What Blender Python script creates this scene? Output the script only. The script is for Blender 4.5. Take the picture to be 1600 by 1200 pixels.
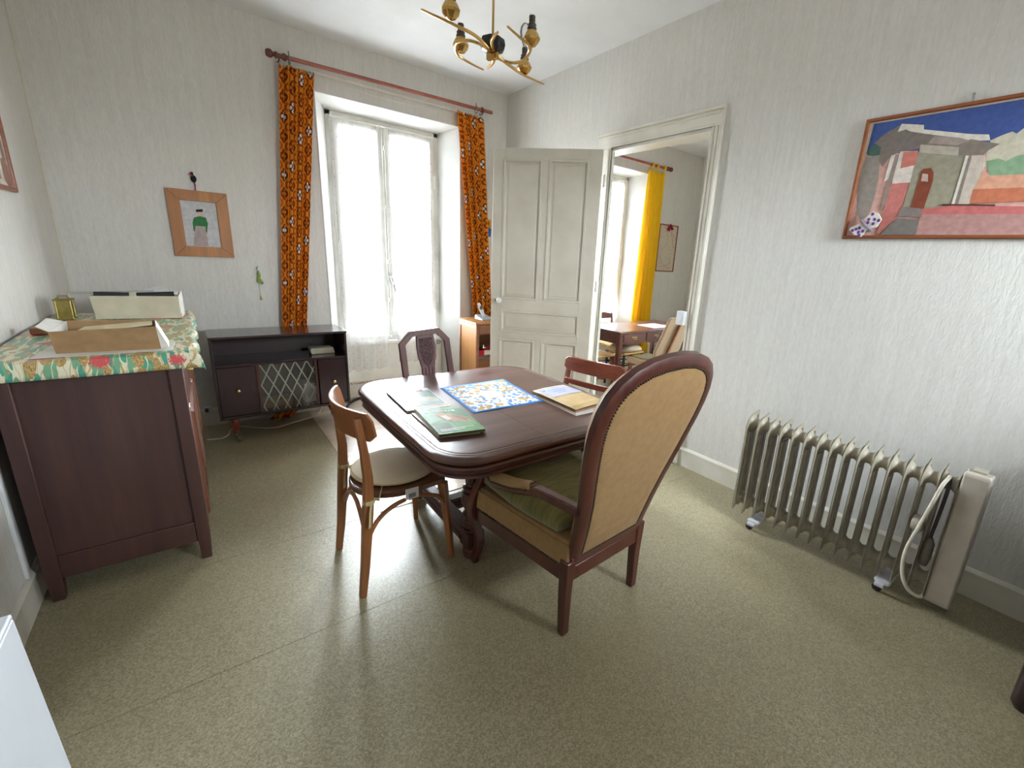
import bpy, bmesh, math, random
from math import sin, cos, pi, radians, sqrt
from mathutils import Vector, Matrix
random.seed(7)
for o in list(bpy.data.objects): bpy.data.objects.remove(o)
SC = bpy.context.scene
COL = SC.collection

# ------------------------------------------------------------------ camera, light, exposure
CAM_H = 1.575
def camera():
    cd = bpy.data.cameras.new('camera'); co = bpy.data.objects.new('camera', cd); COL.objects.link(co)
    pitch, yaw, roll = 0.2635, -0.6838, 0.0555
    cy, sy, cp, sp = cos(yaw), sin(yaw), cos(pitch), sin(pitch)
    f = Vector((-sy*cp, cy*cp, -sp)); r = Vector((cy, sy, 0)); u = r.cross(f)
    r2 = cos(roll)*r + sin(roll)*u; u2 = -sin(roll)*r + cos(roll)*u
    m = Matrix((r2, u2, -f)).transposed().to_4x4(); m.translation = (0, 0, CAM_H)
    co.matrix_world = m
    cd.sensor_width = 36; cd.sensor_fit = 'HORIZONTAL'; cd.lens = 692.22*36/1600
    cd.shift_x = -62.81/1600; cd.shift_y = -8.66/1600; cd.clip_start = 0.02
    SC.camera = co
camera()
w = bpy.data.worlds.new('overcast_sky'); SC.world = w; w.use_nodes = True
nt = w.node_tree; nt.nodes.clear()
out = nt.nodes.new('ShaderNodeOutputWorld'); bg = nt.nodes.new('ShaderNodeBackground')
tc = nt.nodes.new('ShaderNodeTexCoord'); sx = nt.nodes.new('ShaderNodeSeparateXYZ'); cr = nt.nodes.new('ShaderNodeValToRGB')
nt.links.new(tc.outputs['Generated'], sx.inputs[0]); 
mr = nt.nodes.new('ShaderNodeMapRange'); mr.inputs['From Min'].default_value = -1; nt.links.new(sx.outputs['Z'], mr.inputs[0])
nt.links.new(mr.outputs[0], cr.inputs[0])
cr.color_ramp.elements[0].position = 0.0; cr.color_ramp.elements[0].color = (.12, .12, .115, 1)
cr.color_ramp.elements[1].position = 0.55; cr.color_ramp.elements[1].color = (.84, .93, 1.0, 1)
e = cr.color_ramp.elements.new(0.47); e.color = (.16, .165, .165, 1)
nt.links.new(cr.outputs[0], bg.inputs[0]); bg.inputs[1].default_value = 14.0
nt.links.new(bg.outputs[0], out.inputs[0])
SC.view_settings.view_transform = 'Standard'; SC.view_settings.look = 'None'
SC.view_settings.gamma = 1; SC.view_settings.use_curve_mapping = False
SC.view_settings.exposure = 3.13
SC.cycles.max_bounces = 14; SC.cycles.diffuse_bounces = 8; SC.cycles.transparent_max_bounces = 16
SC.cycles.sample_clamp_indirect = 10
def portal(x, z, sx_, sz_, y=5.2, s=1):
    ld = bpy.data.lights.new('window_daylight', 'AREA'); lo = bpy.data.objects.new('window_daylight', ld); COL.objects.link(lo)
    ld.shape = 'RECTANGLE'; ld.size = sx_; ld.size_y = sz_; ld.cycles.is_portal = True
    lo.location = (x, y, z); lo.rotation_euler = (-pi/2*s, 0, 0)
    return lo
portal(1.7, 1.65, 1.2, 2.3); portal(4.75, 1.65, 1.2, 2.3)
portal(2.375, 2.2, .8, .9, -1.72, -1)  # sky portal of the rear window added for fill light
_p = portal(6.98, 1.6, .8, 1.45, 1.925); _p.rotation_euler = (pi/2, 0, pi/2)  # sky portal of the added side window in the next room

# ------------------------------------------------------------------ materials
def lin(c):
    if isinstance(c, str):
        c = c.lstrip('#'); c = [int(c[i:i+2], 16)/255 for i in (0, 2, 4)]
    return tuple((x/12.92 if x <= .04045 else ((x+.055)/1.055)**2.4) for x in c[:3]) + (1,)
class NB:
    def __init__(s, name):
        s.m = bpy.data.materials.new(name); s.m.use_nodes = True; s.t = s.m.node_tree; s.t.nodes.clear()
        s.out = s.n('ShaderNodeOutputMaterial'); s.p = s.n('ShaderNodeBsdfPrincipled'); s.l(s.p.outputs[0], s.out.inputs[0])
        s.tc = s.n('ShaderNodeTexCoord')
    def n(s, t): return s.t.nodes.new(t)
    def l(s, a, b): s.t.links.new(a, b)
    def put(s, inp, v):
        if hasattr(v, 'is_output') or isinstance(v, bpy.types.NodeSocket): s.l(v, inp)
        else: inp.default_value = v
    def math(s, op, a, b=0.0, c=0.0):
        n = s.n('ShaderNodeMath'); n.operation = op
        s.put(n.inputs[0], a); s.put(n.inputs[1], b)
        if len(n.inputs) > 2: s.put(n.inputs[2], c)
        return n.outputs[0]
    def mix(s, f, a, b):
        n = s.n('ShaderNodeMix'); n.data_type = 'RGBA'
        s.put(n.inputs[0], f); s.put(n.inputs[6], a); s.put(n.inputs[7], b); return n.outputs[2]
    def map(s, scale=(1,1,1), src='Object', loc=(0,0,0), rot=(0,0,0)):
        n = s.n('ShaderNodeMapping'); n.inputs['Scale'].default_value = scale; n.inputs['Location'].default_value = loc
        n.inputs['Rotation'].default_value = rot
        s.l(s.tc.outputs[src], n.inputs[0]); return n.outputs[0]
    def noise(s, vec, scale=1, detail=3, rough=.5, dist=0):
        n = s.n('ShaderNodeTexNoise'); s.l(vec, n.inputs['Vector']); n.inputs['Scale'].default_value = scale
        n.inputs['Detail'].default_value = detail; n.inputs['Roughness'].default_value = rough; n.inputs['Distortion'].default_value = dist
        return n.outputs[0]
    def vor(s, vec, scale=1, feature='F1', rnd=1):
        n = s.n('ShaderNodeTexVoronoi'); s.l(vec, n.inputs['Vector']); n.inputs['Scale'].default_value = scale
        n.feature = feature; n.inputs['Randomness'].default_value = rnd; return n
    def ramp(s, f, lo, hi):
        n = s.n('ShaderNodeMapRange'); s.l(f, n.inputs[0]); n.inputs['From Min'].default_value = lo; n.inputs['From Max'].default_value = hi
        return n.outputs[0]
    def bump(s, h, strength=.3, dist=.01):
        n = s.n('ShaderNodeBump'); s.l(h, n.inputs['Height']); n.inputs['Strength'].default_value = strength; n.inputs['Distance'].default_value = dist
        s.l(n.outputs[0], s.p.inputs['Normal'])
    def set(s, **k):
        for a, v in k.items(): s.put(s.p.inputs[a.replace('_', ' ')], v)
        return s
    def col(s, c): s.put(s.p.inputs['Base Color'], c)
MC = {}
def pm(name, c1, c2=None, scale=(8,8,8), rough=.5, metal=0, bump=0, bdist=.004, coat=0, detail=3, lo=.35, hi=.65, bscale=None, sheen=0, spec=None):
    if name in MC: return MC[name]
    b = NB(name); v = b.map(scale); f = b.noise(v, 1, detail)
    c1 = lin(c1)
    c2 = lin(c2) if c2 else tuple(x*.82 for x in c1[:3])+(1,)
    b.col(b.mix(b.ramp(f, lo, hi), c1, c2)); b.set(Roughness=rough, Metallic=metal)
    if coat: b.set(Coat_Weight=coat, Coat_Roughness=.12)
    if sheen: b.set(Sheen_Weight=sheen, Sheen_Roughness=.4)
    if spec is not None: b.p.inputs['Specular IOR Level'].default_value = spec
    if bump:
        h = b.noise(b.map(bscale), 1, 3) if bscale else f
        b.bump(h, bump, bdist)
    MC[name] = b.m; return b.m
def wood(name, c1, c2, axis='z', rough=.4, coat=.2, grain=55, bump=.08):
    if name in MC: return MC[name]
    b = NB(name); sc = [grain, grain, grain]; sc['xyz'.index(axis)] = grain*.06
    v = b.map(sc); f = b.noise(v, 1, 5, .6, .6)
    big = b.noise(b.map([x*.16 for x in sc]), 1, 3, .5, 1.2)
    k = b.math('ADD', b.math('MULTIPLY', f, .55), b.math('MULTIPLY', big, .45))
    b.col(b.mix(b.ramp(k, .36, .64), lin(c1), lin(c2)))
    b.set(Roughness=b.math('ADD', b.math('MULTIPLY', f, .25), rough-.12))
    if coat: b.set(Coat_Weight=coat, Coat_Roughness=.15)
    b.bump(f, bump, .002)
    MC[name] = b.m; return b.m
def wallpaper():
    b = NB('wallpaper'); v = b.map((1,1,.28))
    f = b.noise(v, 70, 4, .6, .8); g = b.noise(v, 160, 2, .5); big = b.noise(b.map((1,1,.6)), 1.2, 3)
    st = b.noise(b.map((1,1,.05)), 45, 3)
    k = b.math('ADD', b.math('MULTIPLY', f, .6), b.math('MULTIPLY', st, .4))
    c = b.mix(b.ramp(k, .35, .65), lin('#cac7c0'), lin('#d7d5d0'))
    c = b.mix(b.math('MULTIPLY', b.ramp(big, .4, .7), .22), c, lin('#c9c2b7'))
    b.col(c); b.set(Roughness=.75); b.bump(b.math('ADD', f, b.math('MULTIPLY', g, .3)), .5, .004); return b.m
def lino():
    b = NB('speckled_lino'); v = b.map()
    vo = b.vor(v, 190); c0 = b.n('ShaderNodeSeparateColor'); b.l(vo.outputs['Color'], c0.inputs[0])
    fine = b.noise(v, 260, 2); big = b.noise(v, 1.6, 4)
    c = b.mix(c0.outputs[0], lin('#7f755a'), lin('#aaa184'))
    c = b.mix(b.ramp(fine, .55, .75), c, lin('#6d6248'))
    c = b.mix(b.math('MULTIPLY', b.ramp(big, .4, .7), .3), c, lin('#938768'))
    b.col(c); wear = b.noise(v, 5, 4, .6)
    b.set(Roughness=b.math('ADD', .27, b.math('MULTIPLY', wear, .20))); b.p.inputs['Specular IOR Level'].default_value = .6
    b.bump(b.noise(v, 120, 2), .05, .002); return b.m
def plastic_mat():
    b = NB('vinyl_mat'); v = b.map((3, 22, 1)); f = b.noise(v, 1, 4, .6, .5)
    b.col(b.mix(b.ramp(f, .35, .65), lin('#b9a794'), lin('#cbbcae'))); b.set(Roughness=.3)
    b.bump(b.noise(b.map((2, 6, 1)), 1, 2), .15, .01); return b.m
def curtain_print():
    b = NB('orange_flower_print'); s = b.n('ShaderNodeSeparateXYZ'); b.l(b.tc.outputs['UV'], s.inputs[0])
    W, Hh = .125, .150
    uu = b.math('DIVIDE', s.outputs[0], W); vv0 = b.math('DIVIDE', s.outputs[1], Hh)
    ci = b.math('FLOOR', uu); odd = b.math('FLOORED_MODULO', ci, 2.0)
    vv = b.math('ADD', vv0, b.math('MULTIPLY', odd, .5)); ri = b.math('FLOOR', vv)
    x = b.math('MULTIPLY', b.math('SUBTRACT', b.math('FRACT', uu), .5), W)
    y = b.math('MULTIPLY', b.math('SUBTRACT', b.math('FRACT', vv), .5), Hh)
    ax, ay = b.math('ABSOLUTE', x), b.math('ABSOLUTE', y)
    def dist(px, py): return b.math('SQRT', b.math('ADD', b.math('POWER', b.math('SUBTRACT', ax, px), 2.0), b.math('POWER', b.math('SUBTRACT', ay, py), 2.0)))
    pet = b.math('MINIMUM', dist(.0, .0270), dist(.0235, 0.0)); cen = dist(0.0, 0.0); corner = dist(W/2, Hh/2)
    petal = b.math('LESS_THAN', pet, .0142); blob = b.math('LESS_THAN', pet, .0300); middle = b.math('LESS_THAN', cen, .0075)
    ring = b.math('LESS_THAN', b.math('ABSOLUTE', b.math('SUBTRACT', corner, .027)), .007)
    white = b.math('LESS_THAN', b.math('FLOORED_MODULO', b.math('ADD', ri, b.math('MULTIPLY', ci, 2.0)), 3.0), .5)
    f = b.noise(b.map(src='UV'), 30, 3)
    base = b.mix(f, lin('#e6881a'), lin('#f09c2c')); brown = lin('#863c1a')
    c = b.mix(ring, base, lin('#b85a1c')); c = b.mix(blob, c, brown)
    pc = b.mix(white, lin('#e0871e'), lin('#efece6')); c = b.mix(petal, c, pc); c = b.mix(middle, c, b.mix(white, lin('#a8400c'), brown))
    cloth_shader(b, c, .34); return b.m
def cloth_shader(b, c, trans=.25, rough=.85):
    b.col(c); b.set(Roughness=rough); b.p.inputs['Specular IOR Level'].default_value = .2
    t = b.n('ShaderNodeBsdfTranslucent'); mx = b.n('ShaderNodeMixShader'); b.put(t.inputs[0], c); mx.inputs[0].default_value = trans
    b.l(b.p.outputs[0], mx.inputs[1]); b.l(t.outputs[0], mx.inputs[2]); b.l(mx.outputs[0], b.out.inputs[0])
def plain_cloth(name, c1, c2, trans=.25, scale=(150,150,150)):
    if name in MC: return MC[name]
    b = NB(name); f = b.noise(b.map(scale), 1, 2); c = b.mix(f, lin(c1), lin(c2)); cloth_shader(b, c, trans); b.bump(f, .15, .002); MC[name] = b.m; return b.m
def lace():
    b = NB('white_lace'); s = b.n('ShaderNodeSeparateXYZ'); b.l(b.tc.outputs['UV'], s.inputs[0])
    u = b.math('DIVIDE', s.outputs[0], .07); v0 = b.math('DIVIDE', s.outputs[1], .08)
    odd = b.math('FLOORED_MODULO', b.math('FLOOR', u), 2.0); v = b.math('ADD', v0, b.math('MULTIPLY', odd, .5))
    x = b.math('SUBTRACT', b.math('FRACT', u), .5); y = b.math('SUBTRACT', b.math('FRACT', v), .5)
    d = b.math('SQRT', b.math('ADD', b.math('POWER', x, 2.0), b.math('POWER', y, 2.0)))
    dot = b.math('LESS_THAN', d, .075); halo = b.math('LESS_THAN', d, .2)
    c = b.mix(dot, (.88, .88, .88, 1), lin('#9a7f64')); b.col(c); b.set(Roughness=.9)
    f = b.noise(b.map((400,400,400), 'UV'), 1, 2)
    tr = b.n('ShaderNodeBsdfTransparent'); tl = b.n('ShaderNodeBsdfTranslucent'); b.put(tl.inputs[0], c)
    m1 = b.n('ShaderNodeMixShader'); m1.inputs[0].default_value = .5; b.l(b.p.outputs[0], m1.inputs[1]); b.l(tl.outputs[0], m1.inputs[2])
    op = b.math('ADD', b.math('MULTIPLY', f, .3), b.math('ADD', .22, b.math('MULTIPLY', dot, .3)))
    m2 = b.n('ShaderNodeMixShader'); b.l(op, m2.inputs[0]); b.l(tr.outputs[0], m2.inputs[1]); b.l(m1.outputs[0], m2.inputs[2])
    b.l(m2.outputs[0], b.out.inputs[0]); return b.m
def glass(name='pane_glass', tint=(1,1,1,1), lattice=False):
    b = NB(name); tr = b.n('ShaderNodeBsdfTransparent'); tr.inputs[0].default_value = tint
    gl = b.n('ShaderNodeBsdfGlossy'); gl.inputs['Roughness'].default_value = .02
    fr = b.n('ShaderNodeFresnel'); fr.inputs[0].default_value = 1.5
    n = b.noise(b.map((3,3,3)), 1, 2); 
    m = b.n('ShaderNodeMixShader'); b.l(b.math('MULTIPLY', fr.outputs[0], b.math('ADD', .92, b.math('MULTIPLY', n, .08))), m.inputs[0]); b.l(tr.outputs[0], m.inputs[1]); b.l(gl.outputs[0], m.inputs[2])
    res = m.outputs[0]
    if lattice:
        s = b.n('ShaderNodeSeparateXYZ'); b.l(b.tc.outputs['Object'], s.inputs[0])
        X = b.math('DIVIDE', s.outputs[0], .085); Z = b.math('DIVIDE', s.outputs[2], .18)
        l1 = b.math('ABSOLUTE', b.math('SUBTRACT', b.math('FRACT', b.math('ADD', X, Z)), .5))
        l2 = b.math('ABSOLUTE', b.math('SUBTRACT', b.math('FRACT', b.math('SUBTRACT', X, Z)), .5))
        ln = b.math('LESS_THAN', b.math('MINIMUM', l1, l2), .06)
        b.col(lin('#b9b4a6')); b.set(Roughness=.6)
        m2 = b.n('ShaderNodeMixShader'); b.l(b.math('ADD', .07, b.math('MULTIPLY', ln, .38)), m2.inputs[0]); b.l(res, m2.inputs[1]); b.l(b.p.outputs[0], m2.inputs[2]); res = m2.outputs[0]
    b.l(res, b.out.inputs[0]); return b.m
def oilcloth():
    b = NB('wheat_print_oilcloth')
    dv = b.n('ShaderNodeVectorMath'); dv.operation = 'ADD'; nz = b.n('ShaderNodeTexNoise'); nz.inputs['Scale'].default_value = 9; b.l(b.tc.outputs['UV'], nz.inputs['Vector'])
    sc = b.n('ShaderNodeVectorMath'); sc.operation = 'SCALE'; b.l(nz.outputs['Color'], sc.inputs[0]); sc.inputs[3].default_value = .055
    b.l(b.tc.outputs['UV'], dv.inputs[0]); b.l(sc.outputs[0], dv.inputs[1])
    def mp(scale, rot, loc=(0,0,0)):
        n = b.n('ShaderNodeMapping'); n.inputs['Scale'].default_value = scale; n.inputs['Rotation'].default_value = (0,0,rot); n.inputs['Location'].default_value = loc; b.l(dv.outputs[0], n.inputs[0]); return n.outputs[0]
    c = lin('#dfdcc0')
    st1 = b.vor(mp((48, 7, 1), .35), 1, 'DISTANCE_TO_EDGE'); c = b.mix(b.math('LESS_THAN', st1.outputs['Distance'], .035), c, lin('#c2a672'))
    lf = b.vor(mp((40, 7, 1), -.5), 1); c = b.mix(b.math('LESS_THAN', lf.outputs['Distance'], .41), c, lin('#4f9f88'))
    lf2 = b.vor(mp((44, 7, 1), .5, (3,7,0)), 1); c = b.mix(b.math('LESS_THAN', lf2.outputs['Distance'], .40), c, lin('#78a884'))
    er = b.vor(mp((24, 9, 1), .25, (5,1,0)), 1); em = b.math('LESS_THAN', er.outputs['Distance'], .43)
    wv = b.noise(mp((220, 120, 1), .8), 1, 1); ec = b.mix(b.ramp(wv, .42, .58), lin('#9a7a45'), lin('#c9ab74'))
    c = b.mix(em, c, ec)
    rd = b.vor(mp((6.5, 8, 1), .1, (2,2,0)), 1); c = b.mix(b.math('LESS_THAN', b.math('ADD', rd.outputs['Distance'], b.math('MULTIPLY', b.math('SUBTRACT', wv, .5), .35)), .24), c, b.mix(wv, lin('#c4404a'), lin('#d86a66')))
    b.col(c); b.set(Roughness=.28); b.bump(nz.outputs[0], .1, .01); return b.m
def lace_print():
    b = NB('blue_bordered_scarf'); s = b.n('ShaderNodeSeparateXYZ'); b.l(b.tc.outputs['UV'], s.inputs[0])
    eu = b.math('ABSOLUTE', b.math('SUBTRACT', s.outputs[0], .5)); ev = b.math('ABSOLUTE', b.math('SUBTRACT', s.outputs[1], .5))
    edge = b.math('MAXIMUM', eu, ev); nz = b.noise(b.map((6,6,6), 'UV'), 1, 3)
    v1 = b.vor(b.map((11, 9, 1), 'UV'), 1); v2 = b.vor(b.map((12, 13, 1), 'UV', (4,2,0)), 1); v3 = b.vor(b.map((17, 14, 1), 'UV', (8,1,0)), 1)
    band = b.math('GREATER_THAN', edge, .13)
    def lt(v, t): return b.math('MULTIPLY', band, b.math('LESS_THAN', b.math('ADD', v.outputs['Distance'], b.math('MULTIPLY', nz, .25)), t))
    c = lin('#d6d8da')
    c = b.mix(lt(v3, .46), c, lin('#6e7a80')); c = b.mix(lt(v1, .52), c, lin('#c79a34')); c = b.mix(lt(v2, .48), c, lin('#5a8cc8'))
    c = b.mix(b.math('GREATER_THAN', edge, .455), c, lin('#3f84d0')); b.col(c); b.set(Roughness=.8); return b.m
M = {}
M['wall'] = wallpaper(); M['lino'] = lino(); M['mat'] = plastic_mat(); M['print'] = curtain_print(); M['lace'] = lace()
M['glass'] = glass(); M['lattice'] = glass('etched_lattice_glass', (.8,.8,.78,1), True); M['oil'] = oilcloth(); M['scarf'] = lace_print()
M['ceil'] = pm('ceiling_paint', '#e3e4e4', '#dadbdb', (2,2,2), .85, bump=.05, bscale=(90,90,90))
M['white'] = pm('white_gloss_paint', '#dcd8cc', '#d0cbbd', (5,5,5), .35, bump=.03, bscale=(60,60,60))
M['doorp'] = pm('cream_door_paint', '#cfcabc', '#c5bfb0', (4,4,4), .4, bump=.03, bscale=(60,60,60))
M['winp'] = pm('window_paint', '#dfded9', '#cfcdc6', (6,6,6), .45)
M['reveal'] = pm('reveal_paint', '#dcdcd8', '#d2d1cc', (3,3,3), .6)
M['rust'] = pm('worn_paint_edge', '#a5765a', '#d2cbbd', (60,8,60), .6, lo=.45, hi=.55)
M['tablew'] = wood('dark_table_wood', '#3a1f18', '#56332a', 'x', .38, .2, 40, .02)
M['tabletop'] = wood('worn_table_top', '#4a2b24', '#6f4f45', 'x', .34, .35, 30, .01)
M['mahog'] = wood('mahogany', '#3e1a13', '#592a1f', 'z', .35, .3, 45)
M['beech'] = wood('varnished_beech', '#7c4a26', '#9c6336', 'z', .4, .25, 50)
M['seatw'] = wood('brown_seat_ply', '#54301f', '#70442b', 'x', .35, .3, 40)
M['carved'] = wood('carved_chair_oak', '#451f1a', '#5a2f28', 'z', .4, .2, 50)
M['redw'] = wood('red_brown_wood', '#6d2f1b', '#8a4328', 'y', .35, .3, 40)
M['sidew'] = wood('sideboard_oak', '#3a2220', '#4e3029', 'z', .5, .1, 30)
M['sidef'] = wood('sideboard_front_varnish', '#5a3020', '#7d4a30', 'z', .3, .5, 40)
M['tvw'] = wood('glossy_rosewood', '#25141a', '#341e24', 'z', .22, .6, 28, .02)
M['tvstrip'] = wood('brown_edge_strip', '#3a1e16', '#4d2a1e', 'z', .3, .4, 40)
M['tvin'] = wood('dark_cabinet_inside', '#22100f', '#301a18', 'x', .5, 0, 35)
M['tvleg'] = wood('red_turned_leg', '#6a2415', '#8a3a22', 'z', .3, .4, 50)
M['oak'] = wood('light_oak', '#96642f', '#a97640', 'z', .4, .2, 40)
M['oakd'] = wood('brown_oak', '#7a4a30', '#93603f', 'x', .4, .2, 40)
M['pine'] = wood('pine_frame', '#a06a40', '#b9824f', 'z', .5, .1, 30)
M['frame'] = wood('brown_picture_frame', '#7d4322', '#96562e', 'y', .45, .1, 40)
M['rod'] = pm('painted_rod_wood', '#8e4a3a', '#a2604e', (6,40,40), .4)
M['rodend'] = pm('dark_rod_end', '#5e2f25', '#73402f', (20,20,20), .35)
M['next_table'] = wood('walnut_table', '#4a251b', '#63382a', 'x', .3, .4, 40)
M['dark'] = wood('polished_black_wood', '#1c1012', '#2b1a1c', 'z', .2, .6, 30)
M['brass'] = pm('brass', '#d2ac68', '#c29a56', (15,15,15), .22, 1)
M['brassd'] = pm('aged_brass', '#a8985c', '#94844a', (30,30,30), .35, .9)
M['black'] = pm('black_enamel', '#17161c', '#221f26', (20,20,20), .35)
M['blackp'] = pm('black_plastic', '#1d1b20', '#2a262b', (30,30,30), .45)
M['socketd'] = pm('dark_lamp_holder', '#3a332f', '#4a403a', (60,60,60), .5)
M['chrome'] = pm('worn_chrome', '#d6d6d6', '#bdbdbd', (25,25,25), .2, 1)
M['steel'] = pm('grey_steel', '#8d8d8d', '#777777', (25,25,25), .4, .8)
M['zinc'] = pm('zinc_plate', '#d4d4da', '#c2c2c8', (25,25,25), .3, .15)
M['rad'] = pm('radiator_enamel', '#a59d8c', '#978f7d', (14,14,14), .42)
M['radbox'] = pm('radiator_box_enamel', '#b5aca0', '#a89f92', (10,10,10), .4)
M['velvet'] = pm('fawn_velvet', '#8a6a42', '#947349', (30,30,30), .9, sheen=.12, bump=.1, bscale=(300,300,300))
M['green'] = pm('olive_velvet', '#5c5628', '#756d3a', (10,90,10), .85, sheen=.4, bump=.3, bdist=.006)
M['pad'] = plain_cloth('cream_pad_cloth', '#d9cdb6', '#cbbda4', .05)
M['tie'] = plain_cloth('cream_tie_cloth', '#cdbb90', '#bca97e', .1)
M['yellow'] = plain_cloth('yellow_cloth', '#f8d83a', '#f2cc2a', .4, (20,20,4))
M['kraft'] = pm('kraft_card', '#a98862', '#9d7c58', (20,20,20), .8)
M['card'] = pm('grey_white_card', '#cfc8b2', '#c3bba3', (12,12,12), .75)
M['paper'] = pm('white_paper', '#e4e2dc', '#d8d5cd', (9,9,9), .7)
M['cream'] = pm('cream_paper', '#ded2b0', '#d0c39e', (9,9,9), .7)
M['manila'] = pm('manila_folder', '#d3b98a', '#c2a572', (10,10,10), .55)
M['lilac'] = pm('lilac_label', '#c3c6e2', '#b7bad8', (10,10,10), .6)
M['ink'] = pm('faint_ink', '#7f86b8', '#9a9fc8', (40,40,40), .6)
M['cable'] = pm('white_cable', '#d9d3c4', '#cbc4b3', (20,20,20), .45)
M['cabled'] = pm('black_hose', '#3b3238', '#2c262b', (20,20,20), .5)
M['plastic'] = pm('white_plastic', '#dedfe0', '#d2d4d6', (10,10,10), .35)
M['lacq'] = pm('white_lacquer', '#dfe6ee', '#d6dde6', (3,3,3), .25)
M['porc'] = pm('porcelain', '#e6e4de', '#dbd8d0', (10,10,10), .15)
M['beige'] = pm('beige_fabric', '#a88f72', '#b59c80', (120,120,120), .85)
M['tap'] = pm('tapestry_seat', '#6d6446', '#938b72', (60,60,60), .9)
M['straw'] = pm('straw_weave', '#c6a063', '#b18b50', (100,10,100), .7)
M['clear'] = glass('clear_plastic', (.95,.95,.95,1))
M['gold'] = pm('gold_knob', '#c7a25e', '#d9bb7c', (40,40,40), .3, .8)
M['dkred'] = pm('dark_red_knob', '#3a1414', '#4c1c1a', (20,20,20), .4)
FLAT = {}
def ink(c, rough=.7, var=.88):
    k = (c, rough)
    if k not in FLAT:
        l = lin(c); FLAT[k] = pm('print_'+c.strip('#'), c, None, (40,40,40), rough, spec=.2)
    return FLAT[k]

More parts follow.
